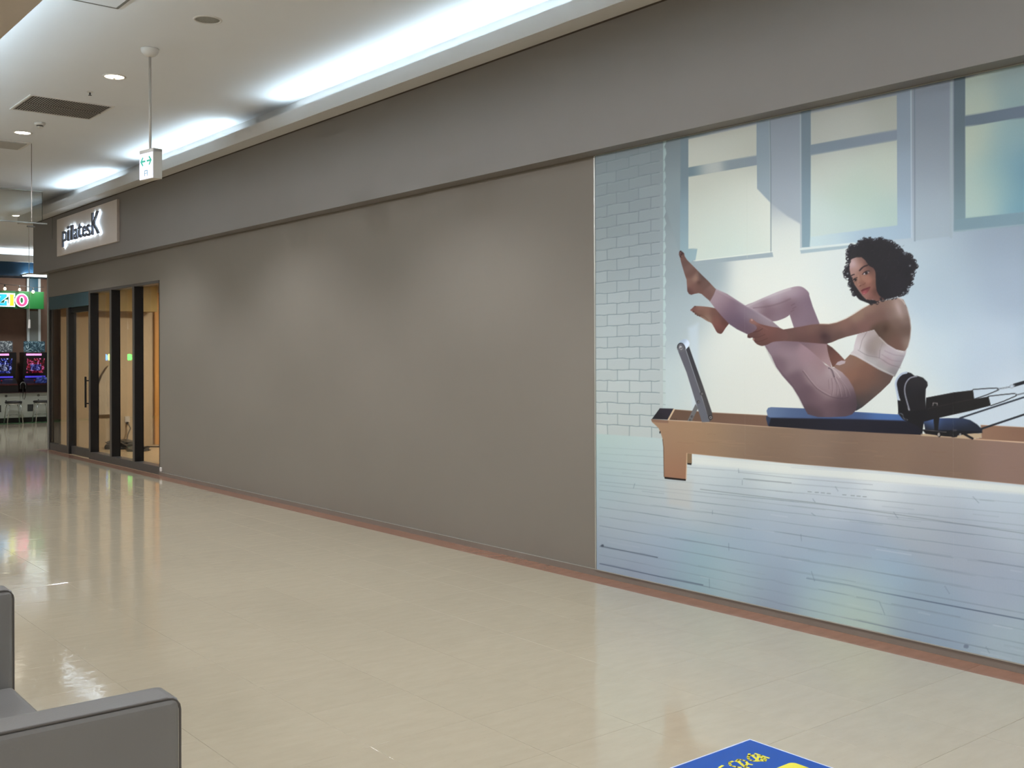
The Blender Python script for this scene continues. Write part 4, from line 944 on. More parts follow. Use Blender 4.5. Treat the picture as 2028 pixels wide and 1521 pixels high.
# --- head: hair behind, neck and face, features, hair in front
HB = [(345, 400), (342, 330), (360, 262), (402, 236), (450, 242), (500, 208), (540, 162), (600, 126), (690, 116), (752, 142), (830, 124), (884, 104), (940, 142), (1000, 160), (1062, 180), (1122, 220), (1190, 264), (1232, 332), (1290, 380), (1342, 384), (1384, 424), (1432, 482), (1466, 534), (1448, 602), (1420, 662), (1408, 742), (1396, 846), (1342, 890), (1318, 950), (1290, 1010), (1200, 1050), (1100, 1088), (1000, 1112), (940, 1112), (860, 1150), (760, 1190), (700, 1196), (600, 1160), (520, 1124), (462, 1056), (424, 1000), (390, 930), (374, 862), (384, 800), (342, 758), (304, 728), (292, 680), (302, 622), (330, 560), (348, 480)]
HAIRC = [(600, 250, (38, 34, 40)), (900, 300, (40, 36, 42)), (1000, 600, (42, 38, 44)), (900, 900, (38, 35, 42)), (1250, 600, (40, 37, 44)), (1150, 950, (46, 42, 50)), (420, 350, (48, 44, 48)), (500, 1080, (44, 40, 44)), (320, 640, (52, 48, 52))]
poly('E', HB, HAIRC, f=1.0, sm=True, sig=160)
FACE = [(400, 520, (182, 160, 160)), (450, 470, (164, 138, 132)), (540, 450, (132, 104, 96)), (480, 580, (172, 144, 138)), (560, 540, (156, 124, 114)), (430, 650, (166, 138, 132)), (640, 520, (112, 86, 80)), (520, 680, (150, 118, 108)), (600, 640, (140, 106, 96)), (700, 620, (112, 84, 78)), (460, 860, (142, 112, 100)), (620, 780, (158, 120, 106)), (690, 780, (154, 116, 102)), (760, 720, (124, 94, 84)), (770, 860, (118, 88, 78)), (720, 890, (144, 106, 94)), (550, 770, (156, 122, 106)), (560, 870, (134, 98, 86)), (500, 900, (150, 116, 104)), (560, 1000, (140, 104, 96)), (640, 1070, (150, 116, 108)), (700, 1040, (140, 102, 94)), (780, 1010, (112, 80, 72)), (860, 1090, (110, 78, 72)), (800, 1130, (132, 98, 88)), (720, 1110, (124, 90, 84))]
poly('E', [(360, 480), (400, 446), (470, 420), (560, 418), (622, 470), (684, 560), (762, 600), (792, 650), (802, 750), (802, 880), (812, 980), (852, 1050), (935, 1100), (960, 1130), (850, 1150), (782, 1165), (762, 1130), (700, 1136), (640, 1121), (580, 1062), (530, 992), (480, 922), (440, 862), (410, 802), (380, 722), (362, 640), (355, 560)], FACE, f=.9, sm=False, sig=62)
line('E', [(440, 866), (482, 926), (532, 996), (582, 1066), (642, 1124)], 10, (196, 168, 158), .5, f=1.0, sm=True)
line('E', [(700, 1140), (740, 1128), (762, 1132)], 10, (188, 164, 158), .7)
glow('E', 420, 520, 40, 60, (196, 176, 178), .35)
# brows, eyes
line('E', [(528, 640), (560, 604), (604, 572), (660, 552)], 22, (46, 34, 38), .9, f=1.0, sm=True); line('E', [(540, 632), (570, 600)], 14, (46, 34, 38), .6)
line('E', [(386, 728), (410, 714), (436, 706)], 20, (52, 40, 42), .85, sm=True)
poly('E', [(582, 702), (604, 676), (640, 656), (676, 652), (690, 664), (668, 694), (630, 712), (600, 714)], (150, 134, 134), f=.7)
disc('E', 640, 682, 25, 24, (44, 32, 34), 1, -.3); disc('E', 606, 694, 10, 12, (206, 196, 198), .85)
line('E', [(576, 704), (604, 672), (646, 650), (692, 652)], 12, (34, 24, 28), .95, sm=True); line('E', [(600, 716), (640, 714), (680, 690)], 6, (96, 66, 60), .6, sm=True)
glow('E', 640, 620, 50, 16, (128, 98, 92), .4, -.4)
disc('E', 456, 798, 32, 20, (78, 62, 60), .9, -.35); disc('E', 452, 796, 18, 18, (44, 33, 34), 1); line('E', [(418, 806), (440, 776), (486, 760)], 12, (36, 26, 30), .95, sm=True); disc('E', 434, 808, 7, 8, (188, 176, 174), .7)
line('E', [(436, 826), (470, 826), (492, 806)], 6, (110, 80, 72), .6, sm=True)
# nose, mouth
line('E', [(506, 720), (504, 790), (496, 850)], 14, (178, 148, 136), .45, f=1.6, sm=True); line('E', [(540, 730), (560, 800), (600, 840)], 12, (128, 94, 82), .4, f=2, sm=True)
disc('E', 538, 894, 18, 10, (96, 64, 56), .85, -.3); line('E', [(572, 880), (604, 868), (622, 846)], 12, (112, 78, 68), .7, sm=True); glow('E', 520, 880, 22, 16, (176, 140, 126), .5)
poly('E', [(548, 978), (580, 950), (618, 938), (650, 926), (704, 908), (708, 926), (668, 956), (610, 976), (566, 996)], (112, 58, 62), f=.8)
poly('E', [(560, 994), (610, 976), (668, 956), (706, 926), (690, 964), (656, 1012), (618, 1038), (588, 1044), (568, 1022)], [(620, 1010, (158, 94, 98)), (670, 970, (126, 70, 74)), (580, 1020, (140, 82, 86))], f=.8, sig=40)
glow('E', 600, 1024, 16, 9, (196, 140, 142), .6); glow('E', 690, 940, 14, 20, (110, 74, 68), .4)
glow('E', 690, 820, 40, 40, (168, 124, 110), .35); glow('E', 790, 980, 30, 70, (96, 68, 62), .4)
# front hair mass over the cheek, hairline
poly('E', [(352, 470), (372, 380), (470, 260), (600, 180), (900, 180), (1200, 400), (1330, 700), (1280, 950), (1100, 1080), (940, 1108), (860, 1060), (822, 980), (802, 880), (800, 750), (790, 655), (756, 596), (690, 556), (640, 490), (590, 424), (520, 396), (440, 412), (390, 446)], HAIRC, f=1.4, sm=True, sig=160)
hr = random.Random(21)
for i in range(len(HB)):          # curls round the outline
    a = HB[i]; b = HB[(i + 1) % len(HB)]
    if i >= 36 and i <= 38: continue
    for q in range(6):
        t = hr.random(); x = a[0] + (b[0] - a[0]) * t; y = a[1] + (b[1] - a[1]) * t
        x += hr.uniform(-26, 14) * (1 if x < 800 else -1); y += hr.uniform(-24, 14)
        r = hr.uniform(9, 30); s0 = hr.uniform(0, 6.28); arc = hr.uniform(3.0, 5.8)
        pts_ = [(x + r * math.cos(s0 + arc * k / 9), y + r * .9 * math.sin(s0 + arc * k / 9)) for k in range(10)]
        line('E', pts_, hr.uniform(10, 20), (44, 40, 46), hr.uniform(.45, .95), f=.7)
for k in range(90):               # inner curl glints
    x = hr.uniform(420, 1330); y = hr.uniform(200, 1020)
    if x < 800 and y > 380: continue
    r = hr.uniform(14, 40); s0 = hr.uniform(0, 6.28)
    line('E', [(x + r * math.cos(s0 + k2 * .35), y + r * math.sin(s0 + k2 * .35)) for k2 in range(6)], hr.uniform(5, 9), hr.choice([(58, 54, 60), (28, 25, 30), (66, 62, 68)]), .4, f=.9)
for x, y, r in ((1290, 985, 40), (1250, 1030, 34), (1390, 830, 28), (1440, 660, 34), (1160, 240, 34), (880, 130, 36), (980, 150, 28), (330, 700, 30), (720, 1165, 30), (360, 300, 26), (1130, 250, 22)):
    line('E', [(x + r * math.cos(t_ * .6), y + r * math.sin(t_ * .6)) for t_ in range(10)], 11, (40, 36, 42), .9, f=.6)
for x, y in ((1262, 1010), (1400, 700), (1370, 560), (1145, 262), (325, 690)): glow('E', x, y, 16, 14, (196, 206, 210), .6)
TONE = 1.0
# --- to linear surface colour
c_ = (np.clip(IMG, 0, 255) / 255.0) ** 1.08
LINC = np.where(c_ <= 0.04045, c_ / 12.92, ((c_ + 0.055) / 1.055) ** 2.4) * PRINT_GAIN
LINC = np.clip(LINC, 0, 0.92).astype(np.float32).reshape(len(rows), -1, 3)
M_print = bpy.data.materials.new('printed_vinyl'); M_print.use_nodes = True
nt = M_print.node_tree; b = nt.nodes['Principled BSDF']
at = nt.nodes.new('ShaderNodeAttribute'); at.attribute_name = 'print'
nz = nt.nodes.new('ShaderNodeTexNoise'); nz.inputs['Scale'].default_value = 260
mr = nt.nodes.new('ShaderNodeMapRange'); mr.inputs['To Min'].default_value = 0.97; mr.inputs['To Max'].default_value = 1.03
sc_ = nt.nodes.new('ShaderNodeVectorMath'); sc_.operation = 'SCALE'
nt.links.new(nz.outputs['Fac'], mr.inputs['Value']); nt.links.new(at.outputs['Color'], sc_.inputs[0]); nt.links.new(mr.outputs[0], sc_.inputs['Scale'])
nt.links.new(sc_.outputs[0], b.inputs['Base Color'])
b.inputs['Roughness'].default_value = 0.45; b.inputs['Specular IOR Level'].default_value = 0.25
mural = thing('wall_mural', 'large printed wall graphic of a person exercising on a reformer bed', 'mural', (MX, (MY0 + MY1) / 2, MZ0))
start = 0
for c_ in cols:
    n = len(c_); yy = np.array(c_); yy[0] -= 0.00008; yy[-1] += 0.00008
    gy, gz = np.meshgrid(yy, rows)
    me = bpy.data.meshes.new('print_sheet')
    nv = gy.size; o3 = origin(mural)
    co = np.stack([np.full(nv, MX) - o3.x, gy.ravel() - o3.y, gz.ravel() - o3.z], 1).astype(np.float32)
    R_, C_ = gy.shape
    i0 = (np.arange(R_ - 1)[:, None] * C_ + np.arange(C_ - 1)[None, :]).ravel()
    quads = np.stack([i0, i0 + C_, i0 + C_ + 1, i0 + 1], 1).astype(np.int32)
    me.vertices.add(nv); me.vertices.foreach_set('co', co.ravel())
    me.loops.add(quads.size); me.loops.foreach_set('vertex_index', quads.ravel())
    me.polygons.add(len(quads)); me.polygons.foreach_set('loop_start', np.arange(0, quads.size, 4, dtype=np.int32))
    me.update(calc_edges=True)
    ca = me.color_attributes.new('print', 'FLOAT_COLOR', 'POINT')
    ca.data.foreach_set('color', np.concatenate([LINC[:, start:start + n].reshape(-1, 3), np.ones((nv, 1), np.float32)], 1).ravel())
    link_mesh('print_sheet', me, M_print, mural)
    start += n
mk('backing_board', B((MX + 0.001, WX - 0.0005, MY1, MY0, MZ0, MZ1)), M_opp, mural)
mk('edge_trim', B((MX - 0.004, WX, MY0, MY0 + 0.012, MZ0 - 0.006, MZ1)), M_alu, mural)
mk('edge_trim', B((MX - 0.004, WX, MY1, MY0, MZ0 - 0.006, MZ0)), M_alu, mural)
mk('edge_trim', B((MX - 0.004, WX, MY1 - 0.012, MY1, MZ0 - 0.006, MZ1)), M_alu, mural)
mk('top_trim', B((MX - 0.004, WX, MY1, MY0, MZ1, FZ0 - 0.001)), M_alu, mural)


# ------------------------------------------------------------------ grey sofa in the foreground
M_sofa = mat('grey_vinyl_upholstery', (118, 116, 113), rough=0.3, var=0.03, scale=4, bump=0.04, bscale=220)
M_pipe = mat('dark_piping', (84, 80, 76), rough=0.5)
sf = thing('sofa', 'grey vinyl two-seat sofa with boxy arms in the corner', 'sofa', (0.5, 3.1, 0))
SX = 0.93; AZ = 0.73
def cushion(name, x0, x1, y0, y1, z0, z1, bev=0.022, seg=4):
    return mk(name, B((x0, x1, y0, y1, z0, z1)), M_sofa, sf, smooth=False, bevel=bev, seg=seg)
def piping(pts, parent):
    bm = bmesh.new(); add_tube(bm, pts, 0.003, 6); mk('piping', bm, M_pipe, parent)
def loop_face(y, parent):
    r = 0.03; p = []
    for (cx, cz, a0) in ((SX - r, AZ - r, 90), (SX - r, 0.09 + r, 0)):
        for k in range(5):
            a = math.radians(a0 - k * 22.5); p.append((cx + r * math.cos(a), y, cz + r * math.sin(a)))
    piping([(0.14, y, AZ)] + p + [(0.14, y, 0.09)], parent)
arm_n = cushion('arm', 0.10, SX, 2.343, 2.462, 0.08, AZ)
arm_f = cushion('arm', 0.10, SX, 3.774, 3.893, 0.08, AZ)
loop_face(2.349, arm_n); loop_face(3.780, arm_f)
cushion('seat', 0.2, SX - 0.004, 2.464, 3.772, 0.25, 0.412, 0.018)
cushion('seat_base', 0.14, SX - 0.02, 2.464, 3.772, 0.08, 0.248, 0.006, 2)
cushion('backrest', -0.05, 0.2, 2.343, 3.893, 0.08, 0.76)
for x in (0.02, SX - 0.07):
    for y in (2.39, 3.83):
        mk('leg', B((x, x + 0.04, y, y + 0.04, 0, 0.085)), M_dark, sf)
nb = mk('bench_end', B((0.30, 0.862, 3.90, 4.25, 0.0, 0.742)), mat('black_vinyl', (34, 31, 30), rough=0.4), bevel=0.025, seg=3)
tag(nb, 'dark rounded bench end just behind the sofa far arm', 'bench')

# ------------------------------------------------------------------ blue floor sticker
ms = thing('floor_sign', 'blue floor sticker with yellow lettering at the bottom edge', 'floor sign', (3.0, 2.2, 0))
M_blue = mat('sticker_blue', (6, 74, 160), rough=0.45, var=0.05, scale=5)
M_yel = mat('sticker_yellow', (226, 214, 60), rough=0.4, var=0.03)
M_rim = mat('sticker_pale_rim', (196, 204, 226), rough=0.4)
mk('rim', B((2.69, 3.326, 1.70, 2.637, 0.0, 0.0012)), M_rim, ms)
mk('sheet', B((2.698, 3.318, 1.708, 2.629, 0.0012, 0.0018)), M_blue, ms)
def rrect(x0, x1, y0, y1, r):
    p = []
    for cx, cy, a0 in ((x1 - r, y1 - r, 0), (x0 + r, y1 - r, 90), (x0 + r, y0 + r, 180), (x1 - r, y0 + r, 270)):
        for k in range(6): a = math.radians(a0 + 18 * k); p.append((cx + r * math.cos(a), cy + r * math.sin(a)))
    return p
bm = bmesh.new(); add_prism(bm, rrect(2.80, 3.256, 1.78, 2.388, 0.022), lambda x, y: Vector((x, y, 0.0018)), lambda x, y: Vector((x, y, 0.0023)))
mk('yellow_panel', bm, M_yel, ms)
GLY = [[(3.2176, 2.5255), (3.2195, 2.4993), (3.2203, 2.4658)],
[(3.198, 2.5379), (3.181, 2.5272), (3.1953, 2.5246), (3.2064, 2.5139), (3.2065, 2.4947), (3.1976, 2.4755), (3.1766, 2.4688), (3.16, 2.475), (3.1514, 2.4873), (3.1545, 2.5035), (3.1648, 2.5177), (3.181, 2.5272)],
[(3.1923, 2.5195), (3.1716, 2.4758)], [(3.2078, 2.5013), (3.1624, 2.4782)],
[(3.2065, 2.4947), (3.2088, 2.4814), (3.2014, 2.4648), (3.1856, 2.4568), (3.1786, 2.4649)],
[(3.0925, 2.5307), (3.0764, 2.5306), (3.0621, 2.5202), (3.0546, 2.5044), (3.0613, 2.4865), (3.0686, 2.4733)],
[(3.101, 2.5215), (3.1229, 2.5281), (3.1304, 2.5174), (3.1304, 2.5009), (3.1175, 2.4819), (3.0931, 2.4712), (3.0901, 2.4824), (3.1032, 2.5011), (3.113, 2.5228)],
[(3.1146, 2.4828), (3.1216, 2.4652)], [(3.1061, 2.5173), (3.0834, 2.4661), (3.0886, 2.4546)], [(3.0317, 2.527), (3.008, 2.5226)]]
def ribbon(bm, pts, w, z0, z1):
    for a, b in zip(pts, pts[1:]):
        a = Vector(a); b = Vector(b); d = (b - a).normalized(); n = Vector((-d.y, d.x)) * w; a2 = a - d * w * .6; b2 = b + d * w * .6
        add_prism(bm, [tuple(a2 - n), tuple(b2 - n), tuple(b2 + n), tuple(a2 + n)], lambda x, y: Vector((x, y, z0)), lambda x, y: Vector((x, y, z1)))
for grp in (GLY[:5], GLY[5:9], GLY[9:]):
    bm = bmesh.new()
    for i, g in enumerate(grp): ribbon(bm, g, 0.005, 0.0018, 0.0022 + i * 0.00004)
    mk('character', bm, M_yel, ms)

# ------------------------------------------------------------------ arcade at the end of the corridor
arc_wall = mk('wall_far', B((-6, 18, ARC + 0.74, ARC + 0.89, 0, CEIL)), mat('arcade_brown_wall', (112, 84, 70), rough=0.7, var=0.06))
tag(arc_wall, 'dark brown rear wall of the games arcade', 'wall', kind='structure')
bandt = mk('trim_5', B((-6, 18, ARC, ARC + 0.9, 3.37, 3.69)), mat('band_navy', (10, 54, 84), rough=0.5, var=0.03)); tag(bandt, 'navy blue header band above the arcade front', 'band', kind='structure')
bandw = mk('trim_6', B((-6, 18, ARC - 0.04, ARC + 0.9, 3.69, 3.85)), M_white); tag(bandw, 'white cornice over the navy arcade band', 'cornice', kind='structure')
M_lightbox = mat('cove_panel_lit', (235, 246, 255), rough=0.5, emit=(226, 242, 255), estr=1.1, var=0.01)
cl = mk('cove_lightbox', B((-6, 18, ARC + 0.05, ARC + 0.1, 3.85, CEIL)), M_lightbox); tag(cl, 'bright continuous light strip above the arcade cornice', 'light')
tag(mk('trim_7', B((-6, 18, ARC - 0.25, ARC + 0.8, 0.0, 0.006)), mat('green_threshold', (66, 104, 66), rough=0.4)), 'green threshold strip on the floor before the arcade', 'threshold', kind='structure')
# posts and side panels
M_post = mat('post_white', (206, 212, 216), rough=0.4, var=0.02)
for x, lb in ((6.16, 'white post beside the cut-off lit letter'), (6.87, 'white post right of the red lit letter'), (7.12, 'white corner post against the taupe wall end')):
    p = mk('arcade_post', B((x, x + 0.055, ARC + 0.64, ARC + 0.70, 0, 3.37)), M_post, bevel=0.004); tag(p, lb, 'post', 'white posts of the arcade front')
pn = mk('side_panel', B((6.93, 7.12, ARC + 0.65, ARC + 0.69, 0.7, 2.6)), mat('panel_grey', (128, 132, 130), rough=0.5)); tag(pn, 'grey panel between two white arcade posts', 'panel')
pn = mk('side_panel', B((6.93, 7.12, ARC + 0.65, ARC + 0.69, 3.0, 3.37)), mat('panel_teal', (10, 78, 102), rough=0.4)); tag(pn, 'teal panel above the green sign board', 'panel')
pn = mk('side_panel', B((5.6, 6.15, ARC + 0.65, ARC + 0.69, 0.7, 3.37)), mat('panel_slate', (84, 92, 104), rough=0.5)); tag(pn, 'slate grey panel at the left picture edge of the arcade', 'panel')
# flat luminaire
fl = thing('ceiling_luminaire', 'flat glowing white ceiling luminaire inside the arcade', 'light', (6.88, ARC - 0.2, 3.36))
mk('diffuser', B((6.6, 7.2, ARC - 0.5, ARC - 0.02, 3.365, 3.38)), mat('luminaire_lit', (245, 255, 250), rough=0.5, emit=(240, 255, 250), estr=3.0, var=0.0), fl)
mk('housing', B((6.58, 7.22, ARC - 0.52, ARC - 0.0, 3.38, 3.41)), M_white, fl)
ld = bpy.data.lights.new('luminaire_lamp', 'AREA'); ld.energy = 38; ld.color = (0.95, 1.0, 0.98); ld.size = 0.5
lo = bpy.data.objects.new('luminaire_lamp', ld); COL.objects.link(lo); lo.parent = fl; lo.location = (0, -0.06, 0.0); lo.rotation_euler = (0.35, 0, 0)
# festoon bulbs
wire = thing('festoon_lights', 'string of small bulbs hung above the green sign board', 'string lights', (6.5, ARC + 0.1, 3.2))
bm = bmesh.new(); add_tube(bm, [(5.9, ARC + 0.1, 3.24), (6.256, ARC + 0.1, 3.17), (6.568, ARC + 0.1, 3.16), (6.863, ARC + 0.1, 3.12), (7.1, ARC + 0.1, 3.14)], 0.006, 6); mk('cable', bm, M_dark, wire)
M_bulb = mat('bulb_warm', (255, 240, 205), rough=0.4, emit=(255, 236, 196), estr=7.0, var=0.0)
for x, z, on in ((6.256, 3.17, 1), (6.568, 3.16, 0), (6.863, 3.12, 1)):
    bm = bmesh.new(); add_lathe(bm, (x, ARC + 0.1, z - 0.06), [(0.012, 0.06), (0.016, 0.03), (0.014, 0.0)], n=10); s_ = mk('socket', bm, M_dark, wire)
    bm = bmesh.new(); add_lathe(bm, (x, ARC + 0.1, z - 0.06), [(0.012, 0.0), (0.03, -0.03), (0.03, -0.05), (0.01, -0.07)], n=12); mk('bulb', bm, M_bulb if on else mat('bulb_dim', (250, 236, 210), rough=0.3, emit=(255, 236, 196), estr=1.2, var=0), s_, smooth=True)
# green sign with lit letters
zs = thing('arcade_sign', 'green arcade sign board with lit blue yellow and red letters', 'sign', (6.4, ARC + 0.12, 2.63))
mk('board', B((5.0, 7.115, ARC + 0.16, ARC + 0.22, 2.63, 3.03)), mat('board_green', (12, 82, 32), rough=0.4, var=0.06, emit=(16, 90, 40), estr=0.06), zs, bevel=0.004)
def sl_(x): return lambda u, v: Vector((u, x, v))
M_edge = mat('letter_white_edge', (245, 245, 255), rough=0.4, emit=(238, 244, 255), estr=0.7, var=0)
def flat_letter(outer, inner, colm):
    bm = bmesh.new(); add_prism(bm, outer, sl_(ARC + 0.13), sl_(ARC + 0.16)); L = mk('letter', bm, M_edge, zs)
    bm = bmesh.new(); add_prism(bm, inner, sl_(ARC + 0.11), sl_(ARC + 0.13)); mk('coloured_face', bm, colm, L)
M_lb = mat('letter_blue', (40, 170, 235), rough=0.4, emit=(36, 168, 236), estr=0.6, var=0)
M_ly = mat('letter_yellow', (232, 236, 40), rough=0.4, emit=(230, 236, 36), estr=0.6, var=0)
M_lr = mat('letter_red', (232, 48, 100), rough=0.4, emit=(232, 44, 96), estr=0.6, var=0)
def I_(x0, x1, z0, z1, s, t):
    xm0, xm1 = x0 + s, x1 - s
    return [(x0, z0), (x1, z0), (x1, z0 + t), (xm1, z0 + t), (xm1, z1 - t), (x1, z1 - t), (x1, z1), (x0, z1), (x0, z1 - t), (xm0, z1 - t), (xm0, z0 + t), (x0, z0 + t)]
def Z_(x0, x1, z0, z1, t, d):
    return [(x0, z0), (x1, z0), (x1, z0 + t * 1.9), (x1 - t * .7, z0 + t * 1.9), (x1 - t * .9, z0 + t), (x0 + d, z0 + t), (x1, z1 - t), (x1, z1), (x0, z1), (x0, z1 - t * 1.9), (x0 + t * .7, z1 - t * 1.9), (x0 + t * .9, z1 - t), (x1 - d, z1 - t), (x0, z0 + t)]
flat_letter(Z_(6.0, 6.325, 2.665, 2.975, 0.085, 0.15), Z_(6.025, 6.30, 2.69, 2.95, 0.055, 0.115), M_lb)
flat_letter(I_(6.335, 6.48, 2.665, 2.975, 0.014, 0.075), I_(6.365, 6.45, 2.69, 2.95, 0.006, 0.03), M_ly)
def ring_prism(bm, cx, cz, rx, rz, ix, iz, y0, y1, n=36):
    P = []
    for (a, b) in ((rx, rz), (ix, iz)):
        for y in (y0, y1): P.append([bm.verts.new((cx + a * math.cos(2 * PI * k / n), y, cz + b * math.sin(2 * PI * k / n))) for k in range(n)])
    o0, o1, i0, i1 = P
    for k in range(n):
        j = (k + 1) % n
        for q in ((o0[k], o0[j], o1[j], o1[k]), (i0[k], i1[k], i1[j], i0[j]), (o0[k], i0[k], i0[j], o0[j]), (o1[k], o1[j], i1[j], i1[k])): bm.faces.new(q)
bm = bmesh.new(); ring_prism(bm, 6.625, 2.82, 0.142, 0.158, 0.034, 0.066, ARC + 0.13, ARC + 0.16); L = mk('letter', bm, M_edge, zs)
bm = bmesh.new(); ring_prism(bm, 6.625, 2.82, 0.118, 0.134, 0.056, 0.092, ARC + 0.11, ARC + 0.13); mk('coloured_face', bm, M_lr, L)

# game cabinets on a white counter
def screen_mat(name, ca, cb, cc, e):
    m = bpy.data.materials.new(name); m.use_nodes = True; nt = m.node_tree; b = nt.nodes['Principled BSDF']
    tc = nt.nodes.new('ShaderNodeTexCoord'); vo = nt.nodes.new('ShaderNodeTexNoise'); vo.inputs['Scale'].default_value = 14; vo.inputs['Detail'].default_value = 5; vo.inputs['Distortion'].default_value = 1.2
    nt.links.new(tc.outputs['Object'], vo.inputs['Vector'])
    rp = nt.nodes.new('ShaderNodeValToRGB'); cr = rp.color_ramp
    cr.elements[0].position = 0.45; cr.elements[0].color = lin(ca) + (1,)
    cr.elements[1].position = 0.68; cr.elements[1].color = lin(cc) + (1,)
    q = cr.elements.new(0.58); q.color = lin(cb) + (1,)
    nt.links.new(vo.outputs['Fac'], rp.inputs[0]); nt.links.new(rp.outputs[0], b.inputs['Base Color'])
    nt.links.new(rp.outputs[0], b.inputs['Emission Color']); b.inputs['Emission Strength'].default_value = e
    b.inputs['Roughness'].default_value = 0.2
    return m
M_cab = mat('cabinet_black', (20, 18, 24), rough=0.35, var=0.1)
M_cw = mat('counter_white', (186, 190, 178), rough=0.45, var=0.04)
def cabinet(x0, x1, label, sm, mm, hm, wm):
    t = thing('arcade_machine', label, 'arcade machine', ((x0 + x1) / 2, ARC + 0.4, 0.70), 'arcade machines on the counter')
    y0, y1 = ARC + 0.12, ARC + 0.6
    bm = bmesh.new()
    prof = [(y0, 0.70), (y1, 0.70), (y1, 1.62), (y0 + 0.12, 1.62), (y0 + 0.10, 1.50), (y0 + 0.22, 1.02), (y0 + 0.16, 0.98), (y0 - 0.06, 0.86), (y0 - 0.06, 0.70)]
    add_prism(bm, prof, lambda y, z: Vector((x0, y, z)), lambda y, z: Vector((x1, y, z)))
    mk('body', bm, M_cab, t)
    w = x1 - x0
    def slope(z): return y0 + 0.10 + (1.50 - z) / 0.48 * 0.12
    bm = bmesh.new(); v = [bm.verts.new(p) for p in ((x0 + 0.07, slope(1.14) - 0.004, 1.14), (x1 - 0.09, slope(1.14) - 0.004, 1.14), (x1 - 0.09, slope(1.48) - 0.004, 1.48), (x0 + 0.07, slope(1.48) - 0.004, 1.48))]
    u = [bm.verts.new((q.co.x, q.co.y + 0.003, q.co.z)) for q in v]
    bm.faces.new(v); bm.faces.new(u[::-1])
    for i in range(4): bm.faces.new((v[i], v[(i + 1) % 4], u[(i + 1) % 4], u[i]))
    scr = mk('screen', bm, sm, t)
    mk('display_window', B((x0 + 0.15, x1 - 0.17, slope(1.28) - 0.03, slope(1.28) - 0.012, 1.2, 1.34)), wm, scr)
    mk('marquee', B((x0 + 0.05, x1 - 0.16, y0 + 0.105, y0 + 0.115, 1.545, 1.59)), mm, t)
    mk('control_panel', B((x0 + 0.02, x1 - 0.02, y0 - 0.10, y0 + 0.08, 0.86, 0.90)), mat('panel_red_black', (70, 22, 28), rough=0.4, var=0.6, scale=16), t, bevel=0.004)
    bm = bmesh.new(); add_tube(bm, [((x0 + x1) / 2 - 0.08, y0 - 0.03, 0.89), ((x0 + x1) / 2 - 0.08, y0 - 0.04, 0.96)], 0.008, 8); j = mk('joystick', bm, M_dark, t)
    bm = bmesh.new(); bmesh.ops.create_icosphere(bm, subdivisions=2, radius=0.02); bmesh.ops.translate(bm, vec=((x0 + x1) / 2 - 0.08, y0 - 0.04, 0.97), verts=bm.verts[:]); mk('knob', bm, mat('knob_red', (150, 30, 36), rough=0.3), j, smooth=True)
    mk('topper_card', B((x0 + 0.02, x1 - 0.06, y0 + 0.2, y0 + 0.21, 1.63, 1.88)), hm, t)
    mk('speaker_strip', B((x0 + 0.05, x1 - 0.05, slope(1.06) - 0.006, slope(1.06) + 0.002, 1.03, 1.07)), mat('strip_violet', (60, 50, 150), rough=0.3, emit=(70, 60, 200), estr=0.8, var=.3, scale=30), t)
    return t
S_blue = screen_mat('screen_blue', (4, 6, 22), (30, 44, 150), (190, 205, 245), 0.7)
S_red = screen_mat('screen_red', (14, 4, 14), (140, 22, 44), (200, 130, 210), 0.6)
S_head = screen_mat('topper_print', (70, 76, 84), (140, 150, 156), (226, 232, 236), 0.25)
S_head2 = screen_mat('topper_print_teal', (40, 62, 74), (86, 116, 130), (170, 190, 196), 0.2)
S_white = screen_mat('display_pale', (10, 14, 40), (110, 120, 160), (235, 238, 245), 0.6)
S_violet = screen_mat('display_violet', (16, 16, 60), (70, 74, 150), (210, 200, 235), 0.6)
S_pink = mat('marquee_pink', (250, 170, 225), rough=0.4, emit=(250, 160, 225), estr=0.8, var=0.3, scale=30)
cabinet(5.98, 6.53, 'black arcade machine with blue glowing screen', S_blue, S_pink, S_head, S_white)
cabinet(6.69, 7.24, 'black arcade machine with red glowing screen', S_red, S_pink, S_head2, S_violet)
cabinet(5.2, 5.75, 'arcade machine beyond the left picture edge', S_red, S_pink, S_head, S_violet)
def counter(x0, x1, label):
    t = thing('machine_counter', label, 'counter', ((x0 + x1) / 2, ARC + 0.3, 0), 'white machine counters')
    y0 = ARC + 0.02
    mk('body', B((x0, x1, y0, y0 + 0.6, 0.12, 0.69)), M_cw, t, bevel=0.004)
    mk('kick', B((x0, x1, y0 + 0.06, y0 + 0.55, 0, 0.12)), M_dark, t)
    mk('worktop', B((x0, x1, y0 - 0.08, y0 + 0.6, 0.69, 0.70)), mat('worktop_dark', (60, 34, 36), rough=0.4, var=.4, scale=12), t)
    xm = (x0 + x1) / 2 + 0.05
    mk('upper_panel', B((x0 + 0.01, x1 - 0.01, y0 - 0.006, y0, 0.56, 0.685)), M_cw, t)
    bm = bmesh.new(); add_lathe(bm, (xm, y0 - 0.006, 0.625), [(0.03, 0.0), (0.028, -0.006), (0.015, -0.007)], n=16, axis='y'); mk('lock_ring', bm, mat('lock_grey', (110, 110, 104), rough=0.4, metal=.5), t)
    bm = bmesh.new(); add_lathe(bm, (xm, y0, 0.515), [(0.015, 0.0), (0.013, -0.005)], n=12, axis='y'); mk('keyhole', bm, M_dark, t)
    mk('vent_grille', B((x0 + 0.16, x0 + 0.29, y0 - 0.004, y0, 0.26, 0.42)), mat('grille_dark', (52, 54, 50), rough=0.6, var=.5, scale=60), t)
counter(5.2, 5.86, 'white counter unit beyond the left picture edge')
counter(5.86, 6.55, 'white counter unit under the blue screen machine')
counter(6.552, 7.25, 'white counter unit under the red screen machine')
